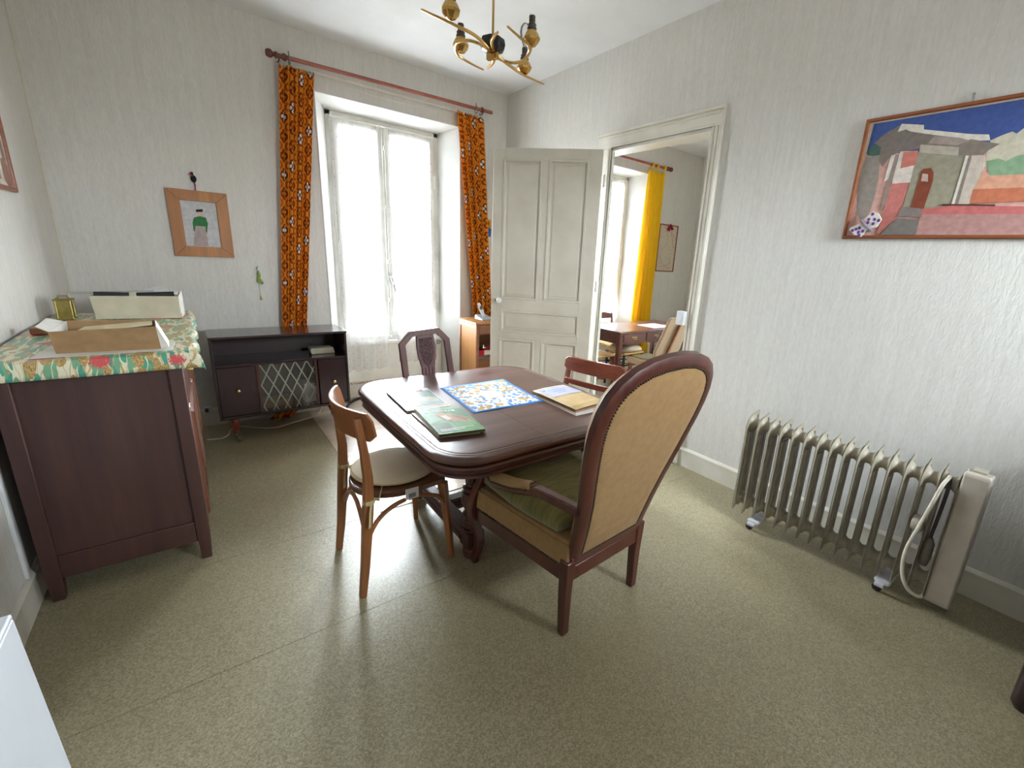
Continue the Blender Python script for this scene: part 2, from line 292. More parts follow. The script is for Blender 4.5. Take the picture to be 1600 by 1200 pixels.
# ------------------------------------------------------------------ mesh builder
class MB:
    def __init__(s): s.v = []; s.f = []; s.mi = []; s.uv = {}
    def add(s, vs, fs, mi=0):
        o = len(s.v); s.v += [Vector(p) for p in vs]
        for f in fs: s.f.append([i+o for i in f]); s.mi.append(mi)
        return o
    def box(s, lo, hi, mi=0, R=None):
        x0, y0, z0 = lo; x1, y1, z1 = hi
        vs = [(x0,y0,z0),(x1,y0,z0),(x1,y1,z0),(x0,y1,z0),(x0,y0,z1),(x1,y0,z1),(x1,y1,z1),(x0,y1,z1)]
        if R is not None: vs = [R @ Vector(p) for p in vs]
        s.add(vs, [(0,3,2,1),(4,5,6,7),(0,1,5,4),(1,2,6,5),(2,3,7,6),(3,0,4,7)], mi); return s
    def loft(s, rings, mi=0, close=True, caps=True, loop=False):
        n = len(rings[0]); o = len(s.v)
        for r in rings: s.v += [Vector(p) for p in r]
        m = len(rings)
        for i in range(m if loop else m-1):
            a, b_ = o+i*n, o+((i+1) % m)*n
            for j in range(n if close else n-1):
                k = (j+1) % n; s.f.append([a+j, a+k, b_+k, b_+j]); s.mi.append(mi)
        if caps and not loop and close:
            s.f.append([o+j for j in range(n)][::-1]); s.mi.append(mi); s.f.append([o+(m-1)*n+j for j in range(n)]); s.mi.append(mi)
        return s
    def tube(s, path, r, n=8, mi=0, sq=False, caps=True, up=(0,0,1), flat=1.0):
        P = [Vector(p) for p in path]; m = len(P); rs = r if isinstance(r, (list, tuple)) else [r]*m
        rings = []; prev = None
        for i in range(m):
            t = (P[min(i+1, m-1)]-P[max(i-1, 0)]).normalized()
            a = prev if prev is not None else Vector(up)
            a = a - t*a.dot(t)
            if a.length < 1e-4: a = Vector((1,0,0)) - t*t.x
            if a.length < 1e-4: a = Vector((0,1,0)) - t*t.y
            a.normalize(); prev = a; c = t.cross(a)
            ring = []
            for k in range(4 if sq else n):
                th = 2*pi*k/(4 if sq else n) + (pi/4 if sq else 0); q = rs[i]*(1.414 if sq else 1)
                ring.append(P[i] + a*cos(th)*q + c*sin(th)*q*flat)
            rings.append(ring)
        return s.loft(rings, mi, True, caps)
    def lathe(s, prof, c=(0,0,0), n=16, mi=0, axis='z', flute=0):
        rings = []; c = Vector(c)
        for r, z in prof:
            ring = []
            for k in range(n):
                th = 2*pi*k/n; q = r
                if axis == 'z': p = Vector((q*cos(th), q*sin(th), z))
                elif axis == 'x': p = Vector((z, q*cos(th), q*sin(th)))
                else: p = Vector((q*sin(th), z, q*cos(th)))
                ring.append(c+p)
            rings.append(ring)
        return s.loft(rings, mi)
    def prism(s, poly, fn, d0, d1, mi=0):
        "poly in 2D; fn(u,v,d) -> point"
        n = len(poly); return s.loft([[fn(u, v, d0) for u, v in poly], [fn(u, v, d1) for u, v in poly]], mi)
    def grid(s, fn, nu, nv, mi=0, uvf=None):
        o = len(s.v)
        for j in range(nv+1):
            for i in range(nu+1):
                s.v.append(Vector(fn(i/nu, j/nv)))
                if uvf: s.uv[len(s.v)-1] = uvf(i/nu, j/nv)
        for j in range(nv):
            for i in range(nu):
                a = o+j*(nu+1)+i; s.f.append([a, a+1, a+nu+2, a+nu+1]); s.mi.append(mi)
        return s
    def ball(s, c, r, n=10, mi=0, sc=(1,1,1)):
        m = max(4, n//2); c = Vector(c); rings = []
        for i in range(m+1):
            ph = -pi/2+pi*i/m; q = max(cos(ph), .02)
            rings.append([c+Vector((r*q*cos(2*pi*k/n)*sc[0], r*q*sin(2*pi*k/n)*sc[1], r*sin(ph)*sc[2])) for k in range(n)])
        return s.loft(rings, mi)
    def build(s, name, mats, parent=None, smooth=True, angle=38, bevel=0, solid=0, recalc=True, rest=False):
        if not isinstance(mats, (list, tuple)): mats = [mats]
        me = bpy.data.meshes.new(name); vs = s.v; loc = Vector((0,0,0))
        if parent is None and vs:
            xs = [p.x for p in vs]; ys = [p.y for p in vs]; zs = [p.z for p in vs]
            loc = Vector(((min(xs)+max(xs))/2, (min(ys)+max(ys))/2, min(zs)))
        me.from_pydata([p-loc for p in vs], [], s.f); me.update()
        for m in mats: me.materials.append(m)
        for p, i in zip(me.polygons, s.mi): p.material_index = i; p.use_smooth = smooth
        if s.uv:
            ul = me.uv_layers.new(name='UVMap')
            for lp in me.loops: ul.data[lp.index].uv = s.uv.get(lp.vertex_index, (0, 0))
        if recalc:
            bm = bmesh.new(); bm.from_mesh(me); bmesh.ops.recalc_face_normals(bm, faces=bm.faces); bm.to_mesh(me); bm.free()
        if smooth: me.set_sharp_from_angle(angle=radians(angle))
        ob = bpy.data.objects.new(name, me); COL.objects.link(ob); ob.location = loc
        if parent is not None: attach(ob, parent)
        if solid:
            md = ob.modifiers.new('thick', 'SOLIDIFY'); md.thickness = solid; md.offset = 0
        if bevel:
            md = ob.modifiers.new('edge', 'BEVEL'); md.width = bevel; md.segments = 2; md.limit_method = 'ANGLE'; md.angle_limit = radians(35)
        return ob
def attach(ob, parent):
    ob.parent = parent
    if parent.parent is None: ob.matrix_parent_inverse = Matrix.Translation(parent.location).inverted()
def tag(o, label=None, cat=None, group=None, kind=None):
    if label: o['label'] = label
    if cat: o['category'] = cat
    if group: o['group'] = group
    if kind: o['kind'] = kind
    return o
def thing(name, loc, label, cat, group=None):
    o = bpy.data.objects.new(name, None); COL.objects.link(o); o.location = loc; o.empty_display_size = .1
    return tag(o, label, cat, group)
def struct(o): o['kind'] = 'structure'; return o
def sempty(name, loc):
    o = bpy.data.objects.new(name, None); COL.objects.link(o); o.location = loc; return struct(o)
def bz(lo, hi, name, m, parent=None, bevel=0, **k): return MB().box(lo, hi).build(name, m, parent, bevel=bevel, **k)
def frame_pts(o, ix): return o

# ------------------------------------------------------------------ room constants
XL, XR, YB, YF, H = -.701, 2.961, 4.690, -1.5, 3.279
XR2, X3 = 3.13, 6.74            # far side of the door wall, next room's right wall
WZ = 2.847                      # window head
DY0, DY1, DZ, DYW = 2.015, 2.985, 2.515, 3.265   # doorway
# floor: lino strips laid side to side
fl = sempty('floor', (1, 2, 0))
bz((-.9, -1.6, -.08), (6.9, 5.05, -.006), 'subfloor', M['lino'], fl)
ys = [-1.6, -.48, .265, 1.017, 1.765, 2.520, 3.27, 4.02, 5.05]
ys = [-1.6, 1.7648, 2.520, 5.05]
for i in range(3):
    bz((-.9, ys[i]+.0012, -.006), (3.0 if i < 9 else 0, ys[i+1]-.0012, 0), 'lino_strip', M['lino'], fl)
bz((3.0024, -1.6, -.006), (6.9, 5.05, 0), 'lino_strip', M['lino'], fl)
mat_o = MB().box((.74, 2.525, .0005), (2.30, 4.84, .0035)).build('floor_mat', M['mat'])
tag(mat_o, 'pale plastic mat laid over the lino in front of the window', 'mat')
# ceiling
struct(bz((XL-.2, YF-.1, H), (X3+.2, 5.1, H+.1), 'ceiling', M['ceil']))
# walls
struct(bz((XL-.2, YF-.1, 0), (XL, YB, H), 'wall_left', M['wall']))
b = MB(); b.box((XL, YF-.2, 0), (2.0, YF, H)); b.box((2.75, YF-.2, 0), (X3, YF, H)); b.box((2.0, YF-.2, 0), (2.75, YF, 1.8)); b.box((2.0, YF-.2, 2.6), (2.75, YF, H)); struct(b.build('wall_front', M['wall']))  # opening cut for the added rear window
def back_wall(name, x0, x1, wx0, wx1):
    b = MB(); b.box((x0, YB, 0), (wx0, YB+.42, H)); b.box((wx1, YB, 0), (x1, YB+.42, H)); b.box((wx0, YB, WZ), (wx1, YB+.42, H))
    struct(b.build(name, M['wall']))
back_wall('wall_back', XL-.2, XR, 1.020, 2.385)
back_wall('wall_far_back', XR2, X3+.2, 4.06, 5.425)
b = MB(); b.box((XR, YF, 0), (XR2, DY0, H)); b.box((XR, DYW, 0), (XR2, YB+.42, H)); b.box((XR, DY0, DZ), (XR2, DYW, H)); struct(b.build('wall_right', M['wall']))
b = MB(); b.box((X3, YF, 0), (X3+.2, 1.55, H)); b.box((X3, 2.30, 0), (X3+.2, YB, H)); b.box((X3, 1.55, 0), (X3+.2, 2.30, .9)); b.box((X3, 1.55, 2.3), (X3+.2, 2.30, H)); struct(b.build('wall_far_right', M['wall']))  # opening cut for the added side window
# baseboards (board + moulded cap)
def baseboard(name, p0, p1, n):
    p0, p1, n = Vector(p0), Vector(p1), Vector(n); b = MB()
    prof = [(0,0),(.014,0),(.014,.128),(.019,.131),(.019,.142),(.012,.150),(.006,.158),(0,.158)]
    b.loft([[p+n*d+Vector((0,0,z)) for d, z in prof] for p in (p0, p1)]); struct(b.build(name, M['white'], smooth=False))
baseboard('baseboard_right', (XR, YF, 0), (XR, 1.932, 0), (-1,0,0))
baseboard('baseboard_right_back', (XR, 3.16, 0), (XR, YB, 0), (-1,0,0))
baseboard('baseboard_left', (XL, YF, 0), (XL, YB, 0), (1,0,0))
baseboard('baseboard_back', (XL, YB, 0), (1.0, YB, 0), (0,-1,0))
baseboard('baseboard_back_right', (2.40, YB, 0), (XR, YB, 0), (0,-1,0))
baseboard('baseboard_far_back', (XR2, YB, 0), (4.04, YB, 0), (0,-1,0))
baseboard('baseboard_far_right', (X3, YF, 0), (X3, YB, 0), (-1,0,0))
# thin wallpaper edge strip in the left corner, cable trunking on the left wall
struct(bz((XL, YB-.006, .9), (XL+.006, YB, H), 'trim_4', M['card']))
struct(bz((XL, 2.555, .158), (XL+.014, 2.577, 1.4), 'trim_5', M['plastic'], bevel=.003))

# ------------------------------------------------------------------ windows
def window(name, dx, lower=True):
    r = sempty(name, (1.7+dx, YB+.2, 0))
    X = lambda x: x+dx
    yi = YB+.25; a0, a1, c0, c1, zt = 1.020, 2.385, 1.140, 2.252, 2.797
    # splayed jambs and head
    b = MB(); b.loft([[(X(a0),YB,z),(X(c0),yi,z),(X(c0),YB+.42,z),(X(a0),YB+.42,z)] for z in (0, WZ)]); b.build('jamb', M['reveal'], r)
    b = MB(); b.loft([[(X(a1),YB,z),(X(a1),YB+.42,z),(X(c1),YB+.42,z),(X(c1),yi,z)] for z in (0, WZ)]); b.build('jamb', M['reveal'], r)
    b = MB(); b.loft([[(X(x),YB,WZ),(X(x),yi,zt),(X(x),YB+.42,zt),(X(x),YB+.42,WZ)] for x in (a0, a1)]); b.build('head', M['reveal'], r)
    # corner bead round the opening
    b = MB(); b.box((X(a0-.012),YB-.006,0),(X(a0),YB+.004,WZ)); b.box((X(a1),YB-.006,0),(X(a1+.012),YB+.004,WZ)); b.box((X(a0-.012),YB-.006,WZ),(X(a1+.012),YB+.004,WZ+.012)); b.build('corner_bead', M['reveal'], r, bevel=.003)
    # parapet panel, ledge, sill
    bz((X(c0), yi-.03, 0), (X(c1), YB+.40, .575), 'parapet', M['white'], r)
    bz((X(c0-.02), yi-.045, .0), (X(c1+.01), yi-.028, .150), 'plinth', M['white'], r, bevel=.004)
    bz((X(c0-.02), yi-.052, .150), (X(c1+.01), yi-.028, .168), 'plinth_edge', M['rust'], r, bevel=.004)
    bz((X(c0-.02), yi-.042, .168), (X(c1+.01), yi-.028, .195), 'plinth_cap', M['white'], r, bevel=.006)
    bz((X(c0), yi-.07, .575), (X(c1), YB+.40, .612), 'sill', M['winp'], r, bevel=.008)
    # fixed frame
    b = MB(); y0, y1 = yi, yi+.07
    b.box((X(c0),y0,.612),(X(c0+.05),y1,zt)); b.box((X(c1-.05),y0,.612),(X(c1),y1,zt)); b.box((X(c0),y0,zt-.045),(X(c1),y1,zt)); b.box((X(c0),y0,.612),(X(c1),y1,.64))
    b.build('frame', M['winp'], r, bevel=.005)
    mid = 1.672
    for x0, x1 in ((c0+.05, mid-.004), (mid+.004, c1-.05)):
        b = MB(); ya, yb = yi-.012, yi+.045; zt2, zb2, s = zt-.05, .642, .062
        b.box((X(x0),ya,zb2),(X(x0+s),yb,zt2)); b.box((X(x1-s),ya,zb2),(X(x1),yb,zt2)); b.box((X(x0+s),ya,zt2-.06),(X(x1-s),yb,zt2)); b.box((X(x0+s),ya,zb2),(X(x1-s),yb,zb2+.11))
        sash = b.build('sash', M['winp'], r, bevel=.006)
        bz((X(x0+s-.005), yi+.015, zb2+.1), (X(x1-s+.005), yi+.019, zt2-.055), 'pane', M['glass'], sash)
    # meeting stile cover, espagnolette rod, keepers, handle
    bz((X(mid-.026), yi-.028, .65), (X(mid+.026), yi-.010, zt-.055), 'cover_strip', M['winp'], r, bevel=.006)
    b = MB(); b.tube([(X(mid),yi-.040,.64),(X(mid),yi-.040,zt-.06)], .0075, 8); rod = b.build('espagnolette_rod', M['winp'], r)
    for z in (.70, 1.05, 1.45, 2.0, 2.55): MB().box((X(mid-.018),yi-.052,z-.02),(X(mid+.018),yi-.026,z+.02)).build('rod_keeper', M['winp'], rod, bevel=.004)
    b = MB(); b.tube([(X(2.205+.032*cos(t)), yi-.040, .545+.020*sin(t)) for t in [i*2*pi/20 for i in range(21)]], .005, 6, up=(0,1,0), caps=False); b.box((X(2.198),yi-.036,.538),(X(2.212),yi-.028,.552)); b.build('pull_ring', M['steel'], r)
    b = MB(); b.box((X(mid-.02),yi-.055,1.22),(X(mid+.02),yi-.028,1.34)); b.tube([(X(mid),yi-.06,1.30),(X(mid+.012),yi-.085,1.26),(X(mid+.03),yi-.082,1.19),(X(mid+.042),yi-.07,1.13)], [.011,.012,.012,.009], 8); b.build('handle', M['chrome'], rod, bevel=.003)
    for z in (.95, 1.55, 2.3):
        for x in (c0+.045, c1-.045):
            b = MB(); b.tube([(X(x),yi-.016,z-.055),(X(x),yi-.016,z+.055)], .010, 8); b.ball((X(x),yi-.016,z+.062), .011, 8); b.build('hinge', M['winp'], r)
    return r
window('window_1', 0); window('window_2', 3.04)
w3 = sempty('added_rear_window', (2.3, YF-.1, 1.8))  # unseen window behind the camera, added to brighten the room
b = MB()
for lo, hi in (((2.0,YF-.16,1.8),(2.05,YF-.10,2.6)),((2.70,YF-.16,1.8),(2.75,YF-.10,2.6)),((2.05,YF-.16,1.8),(2.70,YF-.10,1.85)),((2.05,YF-.16,2.55),(2.70,YF-.10,2.6))): b.box(lo, hi)
b.build('frame', M['winp'], w3, bevel=.005)
bz((2.045,YF-.132,1.845),(2.705,YF-.128,2.555),'pane',M['glass'],w3)
w4 = sempty('added_side_window', (X3+.1, 2.0, .7))  # unseen next-room window, added for light; placed from the left wall's bright patch
b = MB(); WA, WB = 1.55, 2.30
for lo, hi in (((X3+.1,WA,.9),(X3+.16,WA+.06,2.3)),((X3+.1,WB-.06,.9),(X3+.16,WB,2.3)),((X3+.1,WA+.06,.9),(X3+.16,WB-.06,.96)),((X3+.1,WA+.06,2.24),(X3+.16,WB-.06,2.3)),((X3+.1,1.90,.96),(X3+.16,1.95,2.24))): b.box(lo, hi)
b.build('frame', M['winp'], w4, bevel=.005)
for y0, y1 in ((WA+.055,1.905),(1.945,WB-.055)): bz((X3+.128,y0,.955),(X3+.132,y1,2.245),'pane',M['glass'],w4)
def sheer(x0, x1, z0, z1, label, seed, y=YB+.226, bot=(0, 0), name='lace_curtain'):
    rnd = random.Random(seed); ph = [rnd.uniform(0, 6) for _ in range(4)]; W = (x1-x0)
    def fn(u, v):
        z = z1+(z0-z1)*v; k = .35+.65*v
        xx = x0+W*u; lo = x0+bot[0]*v*v; hi = x1+bot[1]*v*v; xx = lo+(hi-lo)*u
        w_ = max(0, v-.72)/.28; yy = y - .005*sin(u*38+ph[0])*k - .014*w_*sin(u*21+ph[1]+v*2)-.075*min(1, w_*2)**2*(3-2*min(1, w_*2))
        z += .012*sin(u*24+ph[2])*v**8
        return (xx, yy, z)
    b = MB().grid(fn, 90, 40, 0, lambda u, v: (u*W*1.5, v*(z1-z0)))
    o = b.build(name, M['lace'], recalc=False); tag(o, label, 'curtain'); return o
sheer(1.165, 1.600, .31, 2.735, 'sheer white lace curtain on the left sash of the orange-curtained window', 1)
sheer(1.715, 2.165, .36, 2.730, 'sheer white lace curtain on the right sash of the orange-curtained window', 2)
sheer(4.23, 4.67, .60, 2.735, 'white lace curtain on left sash of next room window', 3)
sheer(4.74, 5.20, .60, 2.735, 'white lace curtain beside the yellow curtain in the next room', 4)

# ------------------------------------------------------------------ door casing and door
def casing(name, xface, sgn, yb=0):
    c = sempty(name, (xface, 2.5, 0))
    t = lambda d: xface+sgn*d
    def strip(nm, rects):
        b = MB()
        for (y0, y1, z0, z1, d) in rects: b.box((min(t(0), t(d)), y0, z0), (max(t(0), t(d)), y1, z1))
        b.build(nm, M['white'], c, bevel=.004)
    for nm, yo, yi in (('side_moulding', 1.932, DY0), ('side_moulding', 3.155+yb, DY1+yb)):
        s = 1 if yi > yo else -1
        def R(a, b_, d, top): 
            q = sorted((yo+s*a, yo+s*b_)); return (q[0], q[1], 0, top, d)
        wd = abs(yi-yo)
        strip(nm, [R(0, wd, .018, DZ-.001), R(.004, .022, .034, DZ-.001), R(.03, .045, .026, DZ-.001), R(wd-.018, wd, .022, DZ-.001)])
    strip('head_moulding', [(1.932, 3.155+yb, DZ, DZ+.125, .018), (1.936, 3.151+yb, DZ+.098, DZ+.121, .036), (1.96, 3.13+yb, DZ+.075, DZ+.09, .026), (2.0, 3.0+yb, DZ, DZ+.016, .022)])
    return c
cs = casing('trim_1', XR, -1); casing('trim_2', XR2, 1, .26)
b = MB(); b.box((XR+.002, DY0-.004, 0), (XR2-.002, DY0+.020, DZ)); b.box((XR+.002, DYW-.014, 0), (XR2-.002, DYW+.006, DZ)); b.box((XR+.001, DY1+.003, 0), (XR+.034, DYW-.013, DZ)); b.box((XR+.002, DY0+.02, DZ-.02), (XR2-.002, DYW-.013, DZ+.001))
struct(b.build('trim_3', M['white']))
HP = Vector((2.895, 3.02, 0)); FP = Vector((2.24, 3.74, 0)); DU = (FP-HP).normalized(); DL = .978; DN = Vector((-DU.y, DU.x, 0))
if DN.dot(Vector((0,0,0))-HP) < 0: DN = -DN          # towards the camera side
dr = sempty('door_1', (HP.x, HP.y, 0))
def dfn(u, v, d): return HP+DU*u+Vector((0,0,v))+DN*d
def dbox(b, u0, u1, z0, z1, d0, d1): b.prism([(u0,z0),(u1,z0),(u1,z1),(u0,z1)], dfn, d0, d1)
PAN = [(.128,.458,1.195,2.402),(.538,.872,1.195,2.402),(.128,.872,.875,1.065),(.130,.458,.14,.785),(.548,.885,.14,.785)]
b = MB(); dbox(b, .006, .128, .012, 2.5, -.04, 0); dbox(b, .872, DL, .012, 2.5, -.04, 0)
for z0, z1 in ((.012,.14),(.785,.875),(1.065,1.195),(2.402,2.5)): dbox(b, .128, .872, z0, z1, -.04, 0)
dbox(b, .458, .538, .14, .785, -.04, 0); dbox(b, .458, .538, 1.195, 2.402, -.04, 0)
b.build('door_frame', M['doorp'], dr, bevel=.003)
for (u0, u1, z0, z1) in PAN:
    b = MB(); dbox(b, u0, u1, z0, z1, -.03, -.012); dbox(b, u0+.035, u1-.035, z0+.035, z1-.035, -.036, -.006); p = b.build('panel', M['doorp'], dr, bevel=.004)
    b = MB(); rr = []
    for k, d in ((-.014, 0.0), (-.010, .007), (.006, .007), (.016, -.008), (.016, -.014), (-.014, -.014)):
        rr.append([dfn(u, z, d) for u, z in ((u0+k,z0+k),(u1-k,z0+k),(u1-k,z1-k),(u0+k,z1-k))])
    b.loft(rr, loop=True); b.build('panel_moulding', M['doorp'], p)
kb = MB()
Rk = Matrix((DU, Vector((0,0,1)), DN)).transposed()
kc = dfn(.892, 1.165, 0)
rings = [[kc+DN*d+Rk@Vector((cos(2*pi*k/14)*r, sin(2*pi*k/14)*r, 0)) for k in range(14)] for r, d in ((.022,0),(.022,.004),(.009,.006),(.009,.02),(.02,.024),(.027,.036),(.024,.05),(.012,.058),(.002,.06))]
kb.loft(rings); kb.build('door_knob', M['porc'], dr)
kb = MB(); dbox(kb, .930, .938, 1.15, 1.175, -.002, .0015); kb.build('keyhole', M['black'], dr)
for z in (.35, 1.35, 2.25):
    hb = MB(); hb.tube([HP+Vector((.012,-.014,z-.05)), HP+Vector((.012,-.014,z+.05))], .009, 8); hb.build('hinge', M['white'], dr)

# ------------------------------------------------------------------ curtains and rods
def curtain(name, top, bot, z1, z0, y, m, label, folds=6, amp=.022, seed=1, cat='curtain', mid=None, fab=None, puddle=False):
    rnd = random.Random(seed); ph = [rnd.uniform(0, 6) for _ in range(6)]
    W = fab or (top[1]-top[0])*2.0
    def fn(u, v):
        a = top[0]+(bot[0]-top[0])*v; c = top[1]+(bot[1]-top[1])*v
        x = a+(c-a)*(u+.014*sin(u*folds*4*pi+ph[4]))
        k = .75+.25*sin(v*3+ph[3])
        yy = y - amp*k*(abs(sin(u*folds*pi+ph[0]+.5*sin(v*2+ph[1])))*2-1) - amp*.35*sin(u*folds*4.6*pi+ph[2]+v)
        z = z1+(z0-z1)*v
        if v < .012: z += .012*sin(u*60+ph[5])
        if puddle and v > .95: q = (v-.95)/.05; x -= .13*q*q; yy -= .12*q*q+.02*q*sin(u*17); z += .03*q*(.5+.5*sin(u*23))
        return (x, yy, z)
    b = MB().grid(fn, 110, 60, 0, lambda u, v: (u*W, -v*(z1-z0)))
    o = b.build(name, m, recalc=False, solid=.0016); return tag(o, label, cat)
CY = YB-.062
curtain('patterned_curtain', (.757, 1.016), (.525, .70), 2.965, .012, CY+.006, M['print'], 'orange and brown flower-print curtain left of window, behind the dark cabinet', 3.5, .026, 3, fab=.50, puddle=True)
curtain('patterned_curtain', (2.318, 2.632), (2.54, 2.80), 2.972, .62, CY, M['print'], 'orange and brown flower-print curtain right of window, ending behind the telephone', 3.5, .026, 8, fab=.50)
rod = thing('curtain_rod', (1.7, YB-.09, 3.03), 'red-brown wooden curtain rod above the window with orange curtains', 'curtain rod')
zr = lambda x: 3.018+.011*(x-.68)
b = MB(); b.tube([(.80, YB-.09, zr(.80)), (2.72, YB-.09, zr(2.72))], .0165, 12); b.build('pole', M['rod'], rod)
b = MB(); b.lathe([(.004,-.03),(.022,-.026),(.031,-.008),(.029,.012),(.018,.022),(.016,.03),(.024,.038),(.024,.05),(.017,.058),(.017,.085),(.026,.094),(.027,.108),(.018,.118)], (.695, YB-.09, zr(.7)), 14, axis='x'); b.build('finial', M['rodend'], rod)
b = MB(); b.lathe([(.017,-.012),(.026,-.008),(.026,.008),(.017,.012)], (2.60, YB-.09, zr(2.6)), 14, axis='x'); b.build('end_collar', M['rodend'], rod)
for x in (.83, 2.53):
    b = MB(); b.tube([(x, YB-.09+.028*sin(t), zr(x)-.012+.034*cos(t)) for t in [i*2*pi/16 for i in range(17)]], .004, 6, up=(1,0,0), caps=False)
    b.tube([(x, YB-.09, zr(x)+.02),(x, YB-.09, zr(x)+.05)], .005, 6); b.build('curtain_ring', M['steel'], rod)
for x in (.76, 2.62):
    b = MB(); b.tube([(x, YB, zr(x)-.02), (x, YB-.05, zr(x)-.03), (x, YB-.088, zr(x)-.016)], .006, 6); b.build('bracket', M['steel'], rod)
b = MB(); b.box((.80, YB-.035, 2.975), (2.66, YB-.018, 2.998)); o = b.build('curtain_track', M['white'], bevel=.003); tag(o, 'thin white curtain track along the wall under the wooden rod', 'curtain track')
b = MB(); b.tube([(1.0+1.33*t, YB-.045, 2.968-.05*sin(pi*t)) for t in [i/16 for i in range(17)]], .0022, 6); o = b.build('net_wire', M['cable']); tag(o, 'thin sagging white cord strung between the two orange curtains', 'cord')
rod2 = thing('curtain_rod', (4.9, YB-.09, 2.96), 'red-brown wooden rod with ball ends carrying the yellow curtain next door', 'curtain rod')
b = MB(); b.tube([(3.8, YB-.09, 2.96),(5.74, YB-.09, 2.955)], .0165, 10); b.build('pole', M['rod'], rod2)
b = MB(); b.lathe([(.017,0),(.03,.01),(.03,.03),(.016,.04),(.016,.06),(.03,.07),(.034,.09),(.025,.11),(.005,.118)], (5.73, YB-.09, 2.955), 12, axis='x'); b.build('finial', M['rodend'], rod2)
yc = curtain('yellow_curtain', (5.36, 5.72), (5.27, 5.76), 2.885, .15, YB-.075, M['yellow'], 'plain bright yellow curtain by the window of the next room', 3, .028, 5)
b = MB()
for x in (5.39, 5.50, 5.66):
    b = MB(); b.tube([(x, YB-.09+.026*sin(t), 2.956-.03*(1-cos(t))-.0 + .026) for t in [i*2*pi/14 for i in range(15)]], .022, 4, up=(1,0,0), caps=False, flat=.15); b.build('tab_loop', M['yellow'], yc)

# ------------------------------------------------------------------ pictures and small wall things
def ppoly(b, pts, fn, d, mi): b.prism(pts, fn, 0, d, mi)
PAINT = {'sky': [(0.036, 0.586), (0.932, 0.585), (0.932, 0.352), (0.03, 0.432)], 'base': [(0.028, 0.439), (0.932, 0.357), (0.932, 0.016), (0.012, 0.02)], 'cloud': [(0.529, 0.321), (0.527, 0.432), (0.565, 0.449), (0.594, 0.458), (0.61, 0.447), (0.66,.50),(.74,.53),(0.932, 0.53), (0.932, 0.305)], 'tree': [(0.549, 0.295), (0.533, 0.344), (0.574, 0.351), (0.6, 0.336), (0.631, 0.355), (0.932, 0.369), (0.932, 0.266), (0.562, 0.279)], 'dktree': [(0.037, 0.431), (0.039, 0.465), (0.065, 0.481), (0.105, 0.469), (0.11, 0.415)], 'shadeL': [(0.035, 0.424), (0.098, 0.426), (0.104, 0.382), (0.115, 0.299), (0.115, 0.209), (0.107, 0.124), (0.072, 0.096), (0.053, 0.126), (0.027, 0.25), (0.028, 0.377)], 'roofdk': [(0.057, 0.489), (0.098, 0.529), (0.158, 0.558), (0.19, 0.559), (0.315, 0.485), (0.3, 0.454), (0.272, 0.433), (0.186, 0.431), (0.147, 0.417), (0.12, 0.366), (0.098, 0.396), (0.093, 0.464)], 'cornice': [(0.153, 0.527), (0.163, 0.564), (0.259, 0.542), (0.263, 0.521), (0.452, 0.47), (0.517, 0.458), (0.527, 0.432), (0.458, 0.441), (0.414, 0.46), (0.315, 0.487), (0.207, 0.521), (0.187, 0.534)], 'cornsh': [(0.295, 0.454), (0.411, 0.431), (0.457, 0.448), (0.564, 0.412), (0.532, 0.391), (0.517, 0.372), (0.427, 0.381), (0.413, 0.419), (0.267, 0.452)], 'cornmid': [(0.315, 0.485), (0.414, 0.46), (0.453, 0.443), (0.411, 0.428), (0.295, 0.454)], 'wall': [(0.259, 0.415), (0.424, 0.381), (0.458, 0.377), (0.454, 0.305), (0.451, 0.156), (0.341, 0.142), (0.252, 0.119), (0.261, 0.272)], 'lintel': [(0.265, 0.452), (0.421, 0.418), (0.424, 0.381), (0.267, 0.414)], 'pilL': [(0.186, 0.431), (0.256, 0.425), (0.26, 0.357), (0.26, 0.276), (0.183, 0.276), (0.176, 0.334)], 'pilL2': [(0.15, 0.416), (0.168, 0.417), (0.165, 0.301), (0.143, 0.29), (0.146, 0.364)], 'orn': [(0.201, 0.426), (0.262, 0.426), (0.263, 0.357), (0.203, 0.349)], 'pinkL': [(0.176, 0.276), (0.251, 0.277), (0.249, 0.132), (0.226, 0.099), (0.18, 0.022), (0.167, 0.022), (0.174, 0.17)], 'pilsh': [(0.168, 0.417), (0.185, 0.418), (0.174, 0.17), (0.161, 0.143), (0.155, 0.185)], 'door': [(0.296, 0.321), (0.304, 0.336), (0.331, 0.337), (0.347, 0.316), (0.353, 0.277), (0.342, 0.109), (0.286, 0.114)], 'grille': [(0.303, 0.314), (0.327, 0.308), (0.334, 0.273), (0.305, 0.278)], 'colR': [(0.455, 0.377), (0.473, 0.375), (0.463, 0.149), (0.45, 0.162)], 'colRs': [(0.466, 0.376), (0.478, 0.374), (0.476, 0.148), (0.461, 0.149)], 'walR': [(0.478, 0.374), (0.523, 0.369), (0.532, 0.309), (0.522, 0.226), (0.517, 0.159), (0.475, 0.155)], 'peach': [(0.533, 0.303), (0.558, 0.279), (0.932, 0.262), (0.932, 0.211), (0.517, 0.223)], 'orange': [(0.515, 0.223), (0.932, 0.21), (0.932, 0.16), (0.517, 0.16)], 'mauve': [(0.339, 0.122), (0.932, 0.098), (0.932, 0.016), (0.339, 0.018)], 'roofpk': [(0.334, 0.145), (0.462, 0.155), (0.932, 0.122), (0.932, 0.098), (0.34, 0.119)], 'steps': [(0.25, 0.16), (0.34, 0.145), (0.343, 0.105), (0.242, 0.112)], 'lowgr': [(0.244, 0.102), (0.339, 0.095), (0.339, 0.018), (0.181, 0.019)], 'pole': [(0.415, 0.164), (0.608, 0.151), (0.61, 0.144), (0.417, 0.157)]}
